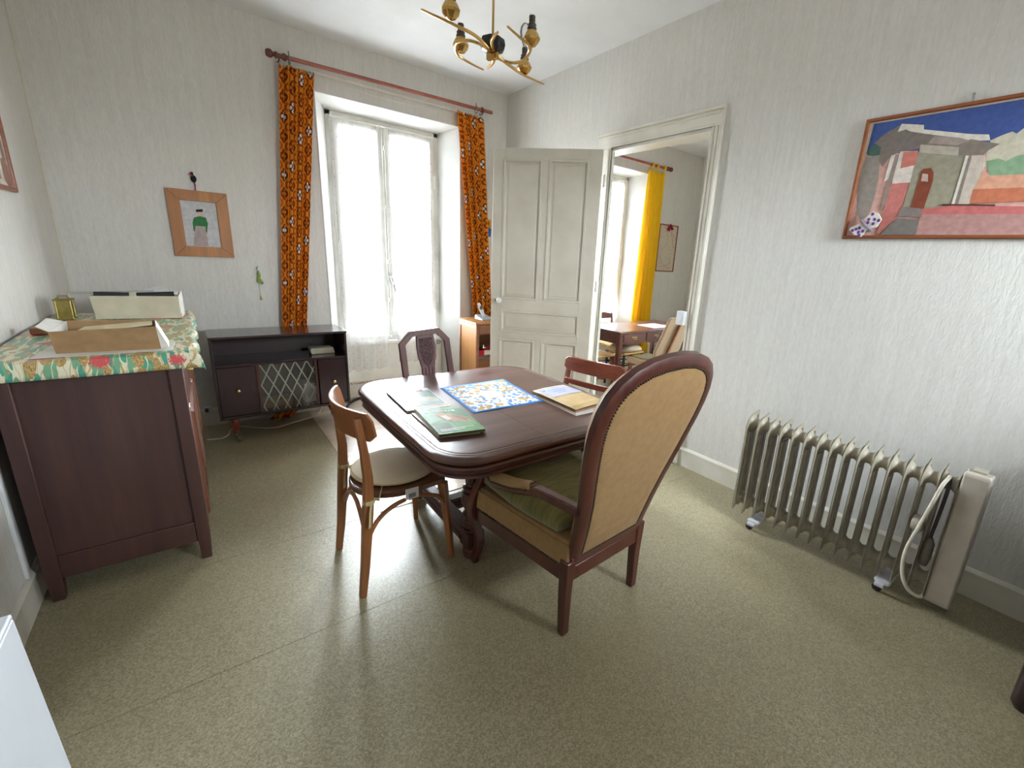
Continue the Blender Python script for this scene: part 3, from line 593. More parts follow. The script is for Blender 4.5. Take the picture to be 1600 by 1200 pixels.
PCOL = dict(sky='#485d9b', base='#d3a79c', cloud='#cfc9b4', tree='#8fae8c', dktree='#4f6a5e', shadeL='#9a9189', roofdk='#857b74', cornice='#ded8cc', cornsh='#8d8178', cornmid='#a89a92', wall='#a09a86', lintel='#b8b0a2', pilL='#e0d6cc', pilL2='#e4dcd2', orn='#cf7f72', pinkL='#cb7f77', pilsh='#9c8c84', door='#8a4a36', grille='#c9b3a6', colR='#e0dace', colRs='#96897f', walR='#cfc2b4', peach='#dca58a', orange='#c97a5c', roofpk='#c4706c', mauve='#b58a84', steps='#8b7f7a', lowgr='#7d7670', pole='#5c3a34')
pic = thing('framed_painting', (XR, .6, 1.77), 'large framed watercolour of a stone gateway under blue sky on right wall', 'picture')
px = lambda u, v, d: (XR-.010-d, 1.062-u, 1.775+v)
PW, PH = .945, .610
def pframe(parent, fn, W, Hh, fw, m, d0=-.008, d1=.014):
    b = MB(); rr = []
    for k, d in ((0, d0), (0, d1*.7), (fw*.3, d1), (fw*.8, d1), (fw, d1*.5), (fw, d0)):
        rr.append([fn(u, v, d) for u, v in ((k,k),(W-k,k),(W-k,Hh-k),(k,Hh-k))])
    b.loft(rr, loop=True); return b.build('picture_frame', m, parent)
pframe(pic, px, PW, PH, .017, M['frame'])
b = MB(); mats = []
for i, (k, pts) in enumerate(PAINT.items()):
    mats.append(ink(PCOL[k], .8)); b.prism([(min(max(u,.01),.935), min(max(v,.012),.598)) for u, v in pts], px, -.006, .0002+.00025*i, i)
b.box((XR-.0098, .12, 1.785), (XR-.004, 1.052, 2.373), len(mats)); mats.append(ink('#c9b9a6'))
b.build('watercolour', mats, pic, smooth=False)
b = MB(); b.tube([(XR-.01, .64, 2.385),(XR-.012,.64,2.415),(XR-.005,.64,2.42)], .006, 6); b.build('hanger', M['steel'], pic)
bf = thing('butterfly_ornament', (XR-.03, .96, 1.80), 'white butterfly ornament with purple spots on corner of the gateway painting', 'ornament')
BUT = {'wing': [(0.099, 0.099), (0.129, 0.141), (0.161, 0.126), (0.181, 0.097), (0.166, 0.058), (0.135, 0.052)], 'wing2': [(0.034, 0.049), (0.042, 0.06), (0.083, 0.078), (0.126, 0.048), (0.101, 0.008), (0.06, 0.023)]}
DOTS = [(0.133, 0.125), (0.12, 0.099), (0.147, 0.098), (0.167, 0.092), (0.119, 0.082), (0.145, 0.076), (0.084, 0.055), (0.069, 0.049), (0.053, 0.042), (0.103, 0.038), (0.084, 0.033), (0.089, 0.017)]
for k, pts in BUT.items():
    b = MB(); b.prism(pts, px, .020, .026); wg = b.build('wing', ink('#e2ded2'), bf, bevel=.002)
    b = MB()
    for (u, v) in DOTS:
        if (v > .065) == (k == 'wing'): b.prism([(u+.0075*cos(t), v+.0085*sin(t)) for t in [i*pi/5 for i in range(10)]], px, .0255, .0272)
    b.build('spots', ink('#6b4596'), wg)
b = MB(); b.tube([px(.083,.095,.026), px(.112,.066,.03), px(.148,.036,.026)], [.006,.009,.005], 8); b.build('body', ink('#8f8794'), bf)
b = MB(); b.box((XR-.024, .93, 1.81), (XR-.008, .97, 1.83)); b.build('backing', ink('#8f8794'), bf)
# boy drawing on back wall
pf = lambda u, v, d: (-.078+u, YB-.008-d, 1.440+v)
pic = thing('framed_drawing', (.11, YB, 1.44), 'pine-framed drawing of a figure in green top and black hat on window wall', 'picture')
b = MB(); rr = []
W, Hh, fw = .381, .500, .078
def miter(q0, q1, q2, q3):
    b = MB(); b.prism([q0, q1, q2, q3], pf, -.006, .016); return b
for q in (((0,0),(W,0),(W-fw,fw),(fw,fw)), ((W,0),(W,Hh),(W-fw,Hh-fw),(W-fw,fw)), ((W,Hh),(0,Hh),(fw,Hh-fw),(W-fw,Hh-fw)), ((0,Hh),(0,0),(fw,fw),(fw,Hh-fw))):
    c = (sum(p[0] for p in q)/4, sum(p[1] for p in q)/4)
    qq = [(p[0]+(c[0]-p[0])*.004, p[1]+(c[1]-p[1])*.004) for p in q]
    miter(*qq).build('frame_side', M['pine'], pic, bevel=.002)
pers = {'hat': [(0.093, 1.8), (0.137, 1.805), (0.132, 1.782), (0.09, 1.781)], 'face': [(0.095, 1.781), (0.133, 1.786), (0.126, 1.745), (0.097, 1.74)], 'skirt': [(0.073, 1.68), (0.139, 1.685), (0.14, 1.524), (0.044, 1.52)], 'top': [(0.071, 1.737), (0.11, 1.752), (0.147, 1.744), (0.156, 1.7), (0.143, 1.63), (0.135, 1.63), (0.139, 1.676), (0.075, 1.676), (0.065, 1.636), (0.059, 1.635), (0.059, 1.691)], 'hand': [(0.135, 1.63), (0.144, 1.63), (0.14, 1.609), (0.134, 1.609)], 'hand2': [(0.059, 1.635), (0.066, 1.636), (0.063, 1.618), (0.058, 1.62)]}
pcol = dict(hat='#26242a', face='#d6b4a2', skirt='#b3a2a0', top='#3f7f4e', hand='#d6b4a2', hand2='#d6b4a2')
b = MB(); b.box((-.01, YB-.010, 1.51), (.235, YB-.004, 1.865)); mats = [ink('#c6c6c8')]
for i, (k, pts) in enumerate(pers.items()):
    mats.append(ink(pcol[k])); b.prism([(x+.078, z-1.440) for x, z in pts], pf, .0, .0025+.0004*i, i+1)
b.build('drawing', mats, pic, smooth=False)
b = MB(); b.tube([pf(.185,.50,.006), pf(.186,.56,.006)], .003, 6); b.ball(pf(.183,.585,.012), .024, 10, sc=(.8,.5,1.15)); b.tube([pf(.178,.605,.012),pf(.176,.632,.012)], .009, 8)
o = b.build('hanging_bead', ink('#241f24')); tag(o, 'small black bead hanger with pink cord above the pine-framed drawing', 'ornament')
b = MB(); b.tube([pf(.178,.60,.02), pf(.165,.622,.02)], .005, 6); b.build('pink_bow', ink('#a83a5c'), o)
b = MB(); b.tube([pf(.186,.505,.014), pf(.188,.55,.014)], .0035, 6); b.build('pink_cord', ink('#a83a5c'), o)
# left wall picture
pl = lambda u, v, d: (XL+.010+d, 3.836-u, 1.765+v)
pic = thing('framed_print', (XL, 3.5, 1.765), 'brown-framed print cut off at left edge of view, on left wall', 'picture')
pframe(pic, pl, .62, .46, .022, M['frame'])
b = MB(); b.prism([(.012,.012),(.608,.012),(.608,.448),(.012,.448)], pl, -.006, .0005, 0)
b.prism([(.03,.03),(.10,.02),(.15,.05),(.14,.15),(.07,.17),(.03,.12)], pl, .0, .001, 1); b.prism([(.04,.15),(.10,.17),(.09,.27),(.05,.25)], pl, .0, .0012, 2); b.prism([(.2,.05),(.4,.05),(.42,.2),(.3,.3),(.22,.2)], pl, .0, .001, 1)
b.build('print_sheet', [ink('#c4bcae'), ink('#9a7468'), ink('#8d7a70')], pic, smooth=False)
# green straw charm
b = MB(); gx = lambda x, z, d=.012: (x, YB-d, z)
b.tube([gx(.459,1.34),gx(.462,1.30),gx(.452,1.24)], [.006,.013,.009], 7); b.tube([gx(.470,1.27),gx(.475,1.245)], [.004,.010], 6); b.ball(gx(.478,1.236), .012, 8); b.tube([gx(.455,1.24),gx(.458,1.11)], .0012, 4); b.tube([gx(.456,1.118),gx(.462,1.09)], [.004,.009], 6)
o = b.build('straw_charm', pm('lime_straw', '#93a84a', '#6f8a34', (60,60,60), .7)); tag(o, 'small lime green plaited charm hanging on wall left of orange curtain', 'ornament')
b = MB(); b.tube([gx(.455,1.345),gx(.452,1.365),gx(.462,1.372)], .004, 6); b.build('nail', M['steel'], o)
# felt flowerpot by the right curtain
fp = thing('wall_pouch', (2.735, YB-.01, 1.78), 'yellow and blue flowerpot wall ornament beside the right orange curtain', 'ornament')
b = MB(); b.prism([(2.665,1.872),(2.772,1.882),(2.772,1.968),(2.690,1.966),(2.668,1.935)], lambda u, v, d: (u, YB-.014-d, v), 0, .010); b.build('flower_patch', ink('#d9931c'), fp, bevel=.003)
b = MB(); b.prism([(2.688,1.878),(2.770,1.872),(2.764,1.780),(2.706,1.780)], lambda u, v, d: (u, YB-.014-d, v), .004, .020); b.build('pot', ink('#2c5fae'), fp, bevel=.003)
b = MB(); b.prism([(2.70,1.90),(2.725,1.915),(2.745,1.905),(2.74,1.925),(2.752,1.94),(2.73,1.938),(2.722,1.955),(2.71,1.935),(2.69,1.935),(2.70,1.92)], lambda u, v, d: (u, YB-.014-d, v), .010, .014); b.build('leaf', ink('#8a3a20'), fp)
b = MB(); b.box((2.69, YB-.016, 1.80), (2.765, YB, 1.95)); b.build('backing', ink('#b07a1a'), fp)
# switch, socket
sw = thing('light_switch', (XR-.03, 2.045, 1.14), 'white light switch box on the right door casing', 'switch')
b = MB(); b.box((XR-.06, 2.020, 1.135), (XR-.015, 2.085, 1.24)); b.build('switch_box', M['plastic'], sw, bevel=.004)
b = MB(); b.box((XR-.068, 2.035, 1.16), (XR-.058, 2.07, 1.215)); b.build('rocker', M['plastic'], sw, bevel=.003)
so = thing('wall_socket', (-.03, YB-.02, .15), 'small dark and white wall socket above the baseboard beside sideboard', 'socket')
b = MB(); b.box((-.055, YB-.045, .140), (.0, YB-.02, .185)); b.build('socket_plate', M['plastic'], so, bevel=.004)
b = MB(); b.lathe([(.014,0),(.014,.035),(.008,.04)], (-.035, YB-.085, .16), 10, axis='y'); b.build('plug', M['blackp'], so)
# picture in next room
pn = lambda u, v, d: (5.80+u, YB-.008-d, 1.470+v)
pic = thing('framed_scroll', (6.0, YB, 1.47), 'tall pale drawing in thin brown frame beside the yellow curtain', 'picture')
pframe(pic, pn, .465, .725, .018, M['frame'])
b = MB(); b.prism([(.01,.01),(.455,.01),(.455,.715),(.01,.715)], pn, -.006, .0005, 0)
def ribbon(pts, w_, mi, d=.0012):
    for (x0,y0),(x1,y1) in zip(pts, pts[1:]):
        L = sqrt((x1-x0)**2+(y1-y0)**2); nx, ny = -(y1-y0)/L*w_, (x1-x0)/L*w_
        b.prism([(x0-nx,y0-ny),(x1-nx,y1-ny),(x1+nx,y1+ny),(x0+nx,y0+ny)], pn, 0, d, mi)
ribbon([(.20,.58),(.24,.50),(.22,.42),(.12,.34),(.09,.24),(.15,.13),(.26,.09),(.34,.14),(.33,.22)], .005, 1); ribbon([(.30,.60),(.36,.50),(.40,.38)], .004, 2); ribbon([(.30,.62),(.38,.56),(.43,.50)], .004, 2); ribbon([(.08,.40),(.05,.28),(.12,.08),(.38,.06)], .004, 1)
b.build('drawing_sheet', [ink('#cdc0ac'), ink('#b39a84'), ink('#8e8a78')], pic, smooth=False)
b = MB(); b.tube([pn(.25,.735,.02),pn(.24,.70,.02),pn(.20,.64,.02)], [.006,.02,.03], 7); b.tube([pn(.25,.72,.02),pn(.30,.655,.02)], [.012,.022], 6); o = b.build('red_tassel', ink('#8e2234')); tag(o, 'dark red tassel hung over the drawing in the next room', 'ornament')

# ------------------------------------------------------------------ dining table
def rrect(x0, x1, y0, y1, r, n=10):
    pts = []
    for cx, cy, a0 in ((x1-r,y1-r,0),(x0+r,y1-r,90),(x0+r,y0+r,180),(x1-r,y0+r,270)):
        for i in range(n+1):
            t = radians(a0+90*i/n); pts.append((cx+r*cos(t), cy+r*sin(t)))
    return pts
TX0, TX1, TY0, TY1, TZ = .708, 1.968, 1.512, 2.908, .745
tb = thing('dining_table', (1.34, 2.21, 0), 'dark extending dining table with rounded corners and turned legs', 'table')
def ring(ins, z, r=.21):
    return [(x, y, z) for x, y in rrect(TX0+ins, TX1-ins, TY0+ins, TY1-ins, max(r-ins*.8, .03))]
def halves(prof, nm, m):
    for lo, hi in ((TX0-.1, 1.2495), (1.2505, TX1+.1)):
        b = MB(); b.loft([ring(i, z) for i, z in prof]); o = b.build(nm, m, tb)
        bm = bmesh.new(); bm.from_mesh(o.data)
        for co, no in (((lo,0,0),(-1,0,0)), ((hi,0,0),(1,0,0))):
            g = bm.verts[:]+bm.edges[:]+bm.faces[:]
            r_ = bmesh.ops.bisect_plane(bm, geom=g, plane_co=co, plane_no=no, clear_outer=True)
            ed = [e for e in r_['geom_cut'] if isinstance(e, bmesh.types.BMEdge)]
            if ed: bmesh.ops.edgeloop_fill(bm, edges=ed)
        bmesh.ops.recalc_face_normals(bm, faces=bm.faces); bm.to_mesh(o.data); bm.free(); o.data.set_sharp_from_angle(angle=radians(38))
halves([(.02,.706),(.004,.709),(0,.718),(0,.728),(.006,.737),(.020,.7415),(.030,.7425),(.033,.7385),(.036,.7425),(.046,.743),(.049,.739),(.052,.7435),(.062,TZ),(.30,TZ)], 'table_leaf', M['tabletop'])
halves([(.06,.634),(.030,.634),(.018,.638),(.020,.648),(.030,.654),(.030,.664),(.016,.670),(.010,.680),(.014,.690),(.026,.696),(.026,.705),(.06,.705)], 'apron', M['tablew'])
LEGP = [(.030,0),(.044,.006),(.052,.03),(.050,.055),(.034,.072),(.034,.08)]
LEGP2 = [(.040,.185),(.050,.195),(.050,.205),(.040,.212),(.046,.222),(.046,.23),(.036,.238),(.046,.252),(.050,.262),(.034,.28),(.040,.29),(.055,.325),(.058,.355),(.050,.375),(.054,.382),(.054,.39),(.044,.396),(.050,.412),(.050,.42),(.036,.428),(.034,.44)]
LEGP3 = [(.036,.565),(.044,.575),(.044,.585),(.036,.592),(.046,.605),(.052,.62),(.052,.636)]
def tleg(x, y):
    b = MB(); b.lathe(LEGP, (x,y,0), 18); b.box((x-.048,y-.048,.075),(x+.048,y+.048,.165)); b.lathe([(.044,.165),(.052,.17),(.052,.18),(.040,.186)], (x,y,0), 18); b.lathe(LEGP2, (x,y,0), 18); b.lathe(LEGP3, (x,y,0), 18)
    n = 32; rings = []
    for r, z in ((.034,.438),(.038,.46),(.037,.55),(.034,.567)):
        rings.append([(x+(r-.0035*(k % 4 in (0, 1)))*cos(2*pi*k/n), y+(r-.0035*(k % 4 in (0, 1)))*sin(2*pi*k/n), z) for k in range(n)])
    b.loft(rings); return b.build('leg', M['tablew'], tb)
LX, LY = (1.01, 1.67), (1.845, 2.575)
for x in LX:
    for y in LY: tleg(x, y)
for x in LX:
    b = MB(); prof = [(-.052,.095),(.052,.095),(.056,.105),(.056,.12),(.042,.13),(.042,.145),(.030,.155),(-.030,.155),(-.042,.145),(-.042,.13),(-.056,.12),(-.056,.105)]
    b.loft([[(x+d, y, z) for d, z in prof] for y in (LY[0]+.04, LY[1]-.04)]); b.build('stretcher', M['tablew'], tb)
b = MB(); b.loft([[(x, 2.21+d, z) for d, z in prof] for x in (LX[0]+.04, LX[1]-.04)]); b.build('cross_stretcher', M['tablew'], tb)

# ------------------------------------------------------------------ things on the table
def slab(b, pts, z0, z1, mi=0): b.loft([[(x, y, z) for x, y in pts] for z in (z0, z1)], mi)
def bil(q, u, v):
    a = [q[0][i]+(q[1][i]-q[0][i])*u for i in (0, 1)]; c = [q[3][i]+(q[2][i]-q[3][i])*u for i in (0, 1)]
    return (a[0]+(c[0]-a[0])*v, a[1]+(c[1]-a[1])*v)
def text(parent, body, p0, dirx, size, m, z, rot):
    cu = bpy.data.curves.new('title', 'FONT'); cu.body = body; cu.size = size; cu.extrude = .0004; cu.offset = size*.018
    o = bpy.data.objects.new('title', cu); COL.objects.link(o); cu.materials.append(m)
    me = bpy.data.meshes.new_from_object(o); bpy.data.objects.remove(o)
    o = bpy.data.objects.new('title', me); COL.objects.link(o)
    o.parent = parent; o.location = (p0[0]-(parent.location.x), p0[1]-(parent.location.y), z-parent.location.z); o.rotation_euler = (0, 0, rot); return o
def book(name, q, z0, z1, cover, label, cat, spine=None, pages='#cfc8ba', polys=(), group=None):
    c = (sum(p[0] for p in q)/4, sum(p[1] for p in q)/4)
    t = thing(name, (c[0], c[1], z0), label, cat, group); h = z1-z0
    ins = [(p[0]+(c[0]-p[0])*.025, p[1]+(c[1]-p[1])*.025) for p in q]
    b = MB(); slab(b, ins, z0+.0015, z1-.0015); b.build('pages', ink(pages), t, smooth=False)
    b = MB(); slab(b, q, z1-.0018, z1, 0); slab(b, q, z0, z0+.0018, 0); mats = [cover]
    for i, (cl, uv) in enumerate(polys):
        mats.append(ink(cl, .55)); b.loft([[bil(q, u, v)+(z,) for u, v in uv] for z in (z1-.0005, z1+.0002+.00008*i)], i+1)
    b.build('cover', mats, t, smooth=False)
    b = MB(); s0, s1 = q[0], q[3]; b.loft([[(s0[0], s0[1], z), (s1[0], s1[1], z), ins[3]+(z,), ins[0]+(z,)] for z in (z0, z1)]); b.build('spine', ink(spine or '#e4e0d8', .4), t, smooth=False)
    return t
q2 = [(.824, 2.563), (1.066, 2.544), (1.042, 2.161), (.805, 2.194)]
bk2 = book('picture_book', q2, .7455, .757, ink('#c9cdca', .4), 'picture book with red title letters, glare on its cover, behind the fox book', 'book', '#3c2a2a',
  polys=[('#6d7f78', [(.05,.2),(.98,.14),(.98,.88),(.3,.9),(.05,.4)]), ('#4d6650', [(.6,.2),(.97,.16),(.97,.5),(.7,.45)]), ('#a7a58c', [(.45,.5),(.8,.45),(.95,.62),(.9,.75),(.6,.7)]), ('#56663f', [(.1,.4),(.4,.55),(.6,.85),(.3,.88),(.1,.6)]), ('#b5564e', [(.3,.93),(1,.9),(1,.94),(.3,.97)])])
text(bk2, 'V     LES', (.858, 2.497), 0, .048, ink('#b0363a', .55), .7578, -.05)
q3 = [(.817, 2.155), (1.03, 2.10), (1.00, 1.75), (.803, 1.798)]
book('picture_book', q3, .7455, .7535, ink('#dcdad4', .3), 'thin white book lying underneath the green fox book', 'book', '#e8e6e2')
q1 = [(.842, 2.177), (1.066, 2.105), (1.023, 1.738), (.802, 1.784)]
bk1 = book('hunting_book', q1, .7542, .768, ink('#5d8a4c', .55), 'green book with a fox on its cover, nearest corner of the table', 'book', '#efece6', '#6b4a3a',
  polys=[('#7c9a78', [(.02,.02),(.55,.02),(.45,.5),(.1,.6)]), ('#3d6b34', [(.55,.1),(.98,.1),(.98,.5),(.75,.35)]), ('#4c8b3c', [(.5,.6),(.98,.5),(.98,.98),(.5,.95)]), ('#3f6233', [(.05,.62),(.4,.65),(.4,.95),(.06,.95)]),
         ('#a9784e', [(.30,.30),(.42,.22),(.52,.30),(.62,.34),(.80,.40),(.92,.55),(.88,.72),(.78,.66),(.60,.62),(.42,.56),(.34,.44)]), ('#c9b49c', [(.36,.36),(.50,.36),(.56,.50),(.44,.56)]), ('#8b5a38', [(.62,.36),(.80,.42),(.90,.56),(.80,.60),(.68,.50)]),
         ('#8fb06a', [(.7,.6),(.72,.59),(.86,.78),(.83,.8)]), ('#8fb06a', [(.85,.62),(.87,.61),(.93,.78),(.9,.8)]), ('#dfe6dc', [(.10,.855),(.86,.825),(.86,.845),(.10,.875)]), ('#dfe6dc', [(.10,.90),(.62,.88),(.62,.90),(.10,.92)])])
text(bk1, 'la chasse', (.857, 2.085), 0, .045, ink('#eef4f0', .55), .7692, -.30)
sc4 = [(1.147, 2.529), (1.617, 2.52), (1.569, 1.993), (1.105, 2.009)]
b = MB(); b.grid(lambda u, v: bil(sc4, u, v)+(.7468+.0012*sin(u*9+v*5)+.0008*sin(v*17),), 24, 24, 0, lambda u, v: (u, v)); o = b.build('printed_scarf', M['scarf'], recalc=False, solid=.0012)
tag(o, 'white square scarf with blue border and blue-yellow print on the table', 'scarf')
fo = thing('document_folder', (1.7, 1.92, .7455), 'white folder stuffed with sheets underneath the manila folder', 'folder')
b = MB(); qf = [(1.575, 2.11), (1.83, 2.125), (1.835, 1.70), (1.570, 1.70)]; slab(b, qf, .7455, .7475); slab(b, [(x+.004, y-.004) for x, y in qf], .755, .7565); b.build('cover', M['paper'], fo, smooth=False)
b = MB(); slab(b, [(1.585,2.10),(1.825,2.11),(1.83,1.712),(1.58,1.712)], .7475, .755); b.build('sheets', M['cream'], fo, smooth=False)
fo = thing('document_folder', (1.7, 1.93, .757), 'manila folder with a lilac label on top of the folder stack', 'folder')
qf = [(1.576, 2.117), (1.838, 2.130), (1.848, 1.737), (1.580, 1.717)]
b = MB(); b.grid(lambda u, v: bil(qf, u, v)+(.7775+.004*sin(pi*u)-.004*v,), 6, 6); b.build('cover', M['manila'], fo, solid=.0012, recalc=False)
b = MB(); slab(b, [(x*.995+.008, y) for x, y in qf], .757, .768); b.build('sheets', ink('#8a6a52'), fo, smooth=False)
b = MB(); b.grid(lambda u, v: bil([(1.594, 2.112), (1.828, 2.122), (1.843, 1.955), (1.60, 1.945)], u, v)+(.7793+.0035*sin(pi*u),), 6, 2); lab = b.build('label_sheet', M['lilac'], fo, recalc=False)
b = MB()
for (u0, u1, v0, v1) in ((.28,.72,.50,.56),(.2,.8,.34,.38),(.35,.65,.68,.72),(.08,.16,.22,.34)):
    b.grid(lambda u, v: bil([(1.594, 2.112), (1.828, 2.122), (1.843, 1.955), (1.60, 1.945)], u0+(u1-u0)*u, v0+(v1-v0)*v)+(.7797+.0035*sin(pi*(u0+(u1-u0)*u)),), 3, 1)
b.build('faint_lines', M['ink'], lab, recalc=False)

# ------------------------------------------------------------------ bistro chair, left
def arc(p0, p1, p2, n=8):
    p0, p1, p2 = Vector(p0), Vector(p1), Vector(p2)
    return [(1-t)**2*p0+2*t*(1-t)*p1+t*t*p2 for t in [i/n for i in range(n+1)]]
bc = thing('bistro_chair', (.68, 2.1, 0), 'light brown bentwood bistro chair at left end of the table', 'chair')
for (f, t) in (((.915,1.892),(.885,1.93)), ((.897,2.341),(.875,2.30))):
    b = MB(); b.tube([(f[0],f[1],0), (t[0],t[1],.44)], [.0125,.020], sq=True); b.build('leg', M['beech'], bc, bevel=.004)
for y in (1.868, 2.293):
    yo = -.0 if y < 2 else 0
    b = MB(); b.tube([(.448,y-.006 if y<2 else y+.0,0),(.468,y,.15),(.486,y,.34),(.498,y,.48),(.503,y,.60),(.494,y,.72),(.474,y,.88)], [.015,.018,.021,.021,.019,.017,.014], sq=True, up=(1,0,0)); b.build('leg', M['beech'], bc, bevel=.004)
def seat_out(z, k=0):
    pts = [(.895-k,1.925+k),(.905-k,1.945),(.905-k,2.285),(.895-k,2.305-k)]
    for i in range(0, 17):
        t = radians(90+180*i/16); pts.append((.70+(.215-k)*cos(t), 2.115+(.205-k)*sin(t)))
    return [(x, y, z) for x, y in pts]
b = MB(); b.loft([seat_out(.428,.012), seat_out(.434), seat_out(.458), seat_out(.464,.006)]); b.build('seat', M['seatw'], bc)
RC = arc((.528,1.825), (.33,2.08), (.528,2.335), 16) if False else None
def railp(t): 
    y = 1.822+.516*t; s = (t-.5)*2; return Vector((.448+.088*s*s, y, 0))
b = MB(); n = 20; rings = []
for i in range(n+1):
    t = i/n; p = railp(t); d = (railp(min(t+.01,1))-railp(max(t-.01,0))).normalized(); nx = Vector((d.y,-d.x,0))
    e = min(t, 1-t)*.516; cut = 0 if e > .03 else .03-sqrt(max(0, .03**2-(.03-e)**2))
    zt, zb_ = .908-cut-.0*t, .772+cut
    ln = .02
    rings.append([p+nx*(-.007)+Vector((0,0,zb_)), p+nx*.007+Vector((0,0,zb_)), p+nx*(.007-ln)+Vector((0,0,zt)), p+nx*(-.007-ln)+Vector((0,0,zt))])
b.loft(rings); b.build('backrest', M['beech'], bc, bevel=.003)
def upr_bolt():
    for y in (1.868, 2.293):
        for z in (.79, .86, .40): MB().ball(({.86: .462, .79: .471, .40: .474}[z], y, z), .0068, 8, sc=(.8,1,1)).build('bolt', M['steel'], bc)
upr_bolt()
for y, s in ((1.88, 1), (2.285, 1)):
    b = MB(); b.tube(arc((.49,y,.27),(.53,y+.01,.40),(.68,y+.03,.412)), .011, 8); b.build('brace', M['beech'], bc)
    b = MB(); b.tube(arc((.70,y+.035,.412),(.85,y+.04,.41),(.885,y+.03,.33)), .011, 8); b.build('brace', M['beech'], bc)
b = MB(); b.tube(arc((.482,1.87,.27),(.50,2.08,.56),(.482,2.29,.27)), .010, 8); b.build('brace', M['beech'], bc)
sp = thing('seat_cushion', (.715, 2.155, .464), 'round cream seat pad with tie strings on the bistro chair', 'cushion')
b = MB(); pr = [(.02,.465),(.17,.465),(.198,.470),(.208,.480),(.202,.493),(.18,.504),(.12,.512),(.04,.515),(.004,.515)]
b.lathe(pr, (.715, 2.155, 0), 40); b.build('pad', M['pad'], sp)
b = MB(); b.tube([(0.715+.208*cos(t), 2.155+.208*sin(t), .480) for t in [i*2*pi/40 for i in range(41)]], .0045, 6, caps=False); b.build('piping', M['tie'], sp)
for y in (1.868, 2.293):
    b = MB(); s = -1 if y < 2 else 1
    b.tube([(.60,2.155+s*.165,.474),(.55,y-s*.01,.470),(.522,y-s*.022,.474)], .008, 6, flat=.35)
    b.tube([(.50+.026*cos(t), y+.026*sin(t), .482) for t in [i*2*pi/12 for i in range(13)]], .011, 6, flat=.3, caps=False)
    b.tube([(.505,y-.024,.478),(.495,y-.035,.44),(.49,y-.036,.37)], [.010,.010,.013], 6, flat=.3); b.build('tie_string', M['tie'], sp)
b = MB(); b.box((.68,1.900,.412),(.745,1.9025,.468)); b.box((.695,1.8985,.420),(.73,1.900,.442), 1); b.build('care_tag', [M['paper'], ink('#9a9a9a')], sp, smooth=False)

# ------------------------------------------------------------------ high-backed armchair
ac = thing('upholstered_armchair', (1.32, 1.45, 0), 'high round-backed mahogany armchair in fawn velvet, back to the camera', 'armchair')
A0 = Vector((1.084,1.161,0)); A1 = Vector((1.559,1.192,0)); AU = (A1-A0).normalized(); AN = Vector((-AU.y, AU.x, 0)); AM = (A0+A1)/2
TH = radians(15); AV = Vector((0,0,cos(TH)))-AN*sin(TH); AW = AU.cross(AV)          # AW points out of the back's rear or front
if AW.dot(AN) < 0: AW = -AW                                                        # front side (+y)
AB = AM+Vector((0,0,.35))
half = [(.240,-.02),(.243,.08),(.256,.20),(.278,.32),(.306,.43),(.332,.54),(.350,.63),(.356,.70),(.350,.77),(.328,.83),(.288,.878),(.228,.915),(.15,.940),(.06,.951)]
outl = [(h, v) for h, v in half]+[(-h, v) for h, v in half[::-1]]
def smooth_loop(pts, it=1):
    return pts
def inset(pts, d):
    res = []; n = len(pts)
    for i in range(n):
        a, c = Vector(pts[max(i-1,0)]), Vector(pts[min(i+1,n-1)]); t = (c-a).normalized(); nn = Vector((-t.y, t.x)); p = Vector(pts[i])+nn*d; res.append((p.x, p.y))
    return res
inl = inset(outl, .058); inl[0] = (inl[0][0], .045); inl[-1] = (inl[-1][0], .045); inl[1] = (inl[1][0], max(inl[1][1], .07)); inl[-2] = (inl[-2][0], inl[1][1])
inl2 = inset(outl, .048); inl2[0] = (inl2[0][0], .037); inl2[-1] = (inl2[-1][0], .037)
mid_ = inset(outl, .02)
def afn(h, v, d): return AB+AU*h+AV*v+AW*d
rings = []
for i in range(len(outl)):
    o_, n_, k_ = outl[i], inl[i], inl2[i]; m_ = mid_[i]
    rings.append([afn(o_[0],o_[1],.018), afn(o_[0],o_[1],-.008), afn(m_[0],m_[1],-.020), afn(k_[0],k_[1],-.017), afn(n_[0],n_[1],-.006), afn(n_[0],n_[1],.03), afn(m_[0],m_[1],.034)])
b = MB(); b.loft(rings); bf_ = b.build('back_frame', M['mahog'], ac)
b = MB(); b.prism([(-.245,-.03),(.245,-.03),(.238,.04),(-.238,.04)], afn, -.018, .03); b.build('back_rail', M['mahog'], ac, bevel=.005)
b = MB()
pan = inset(outl, .050); pan[0] = (pan[0][0], .03); pan[-1] = (pan[-1][0], .03)
cen = (0, .52)
def sc_(pts, k): return [(cen[0]+(p[0]-cen[0])*k, cen[1]+(p[1]-cen[1])*k) for p in pts]
b.loft([[afn(h,v,d) for h, v in sc_(pan, k)] for k, d in ((1,.0),(1,-.012),(.97,-.016),(.8,-.017),(.3,-.018))]); b.build('back_panel', M['velvet'], ac)
b = MB(); b.loft([[afn(h,v,d) for h, v in sc_(inset(outl,.03), k)] for k, d in ((1,.02),(1,.038),(.94,.062),(.75,.075),(.3,.08))]); b.build('back_cushion', M['velvet'], ac)
def beads(path, step, r, b):
    acc = 0
    for p, q in zip(path, path[1:]):
        p, q = Vector(p), Vector(q); L = (q-p).length
        if L < 1e-6: continue
        t = step-acc
        while t <= L:
            b.ball(p+(q-p)*(t/L), r, 6); t += step
        acc = (acc+L) % step
b = MB(); tr = inset(outl, .054); tr[0] = (tr[0][0], .04); tr[-1] = (tr[-1][0], .04)
loop = [afn(h,v,-.016) for h, v in tr]; beads(loop+[loop[0]], .0125, .0052, b); o = b.build('nail_trim', ink('#4a3a28', .4), ac); o['kind'] = 'stuff'
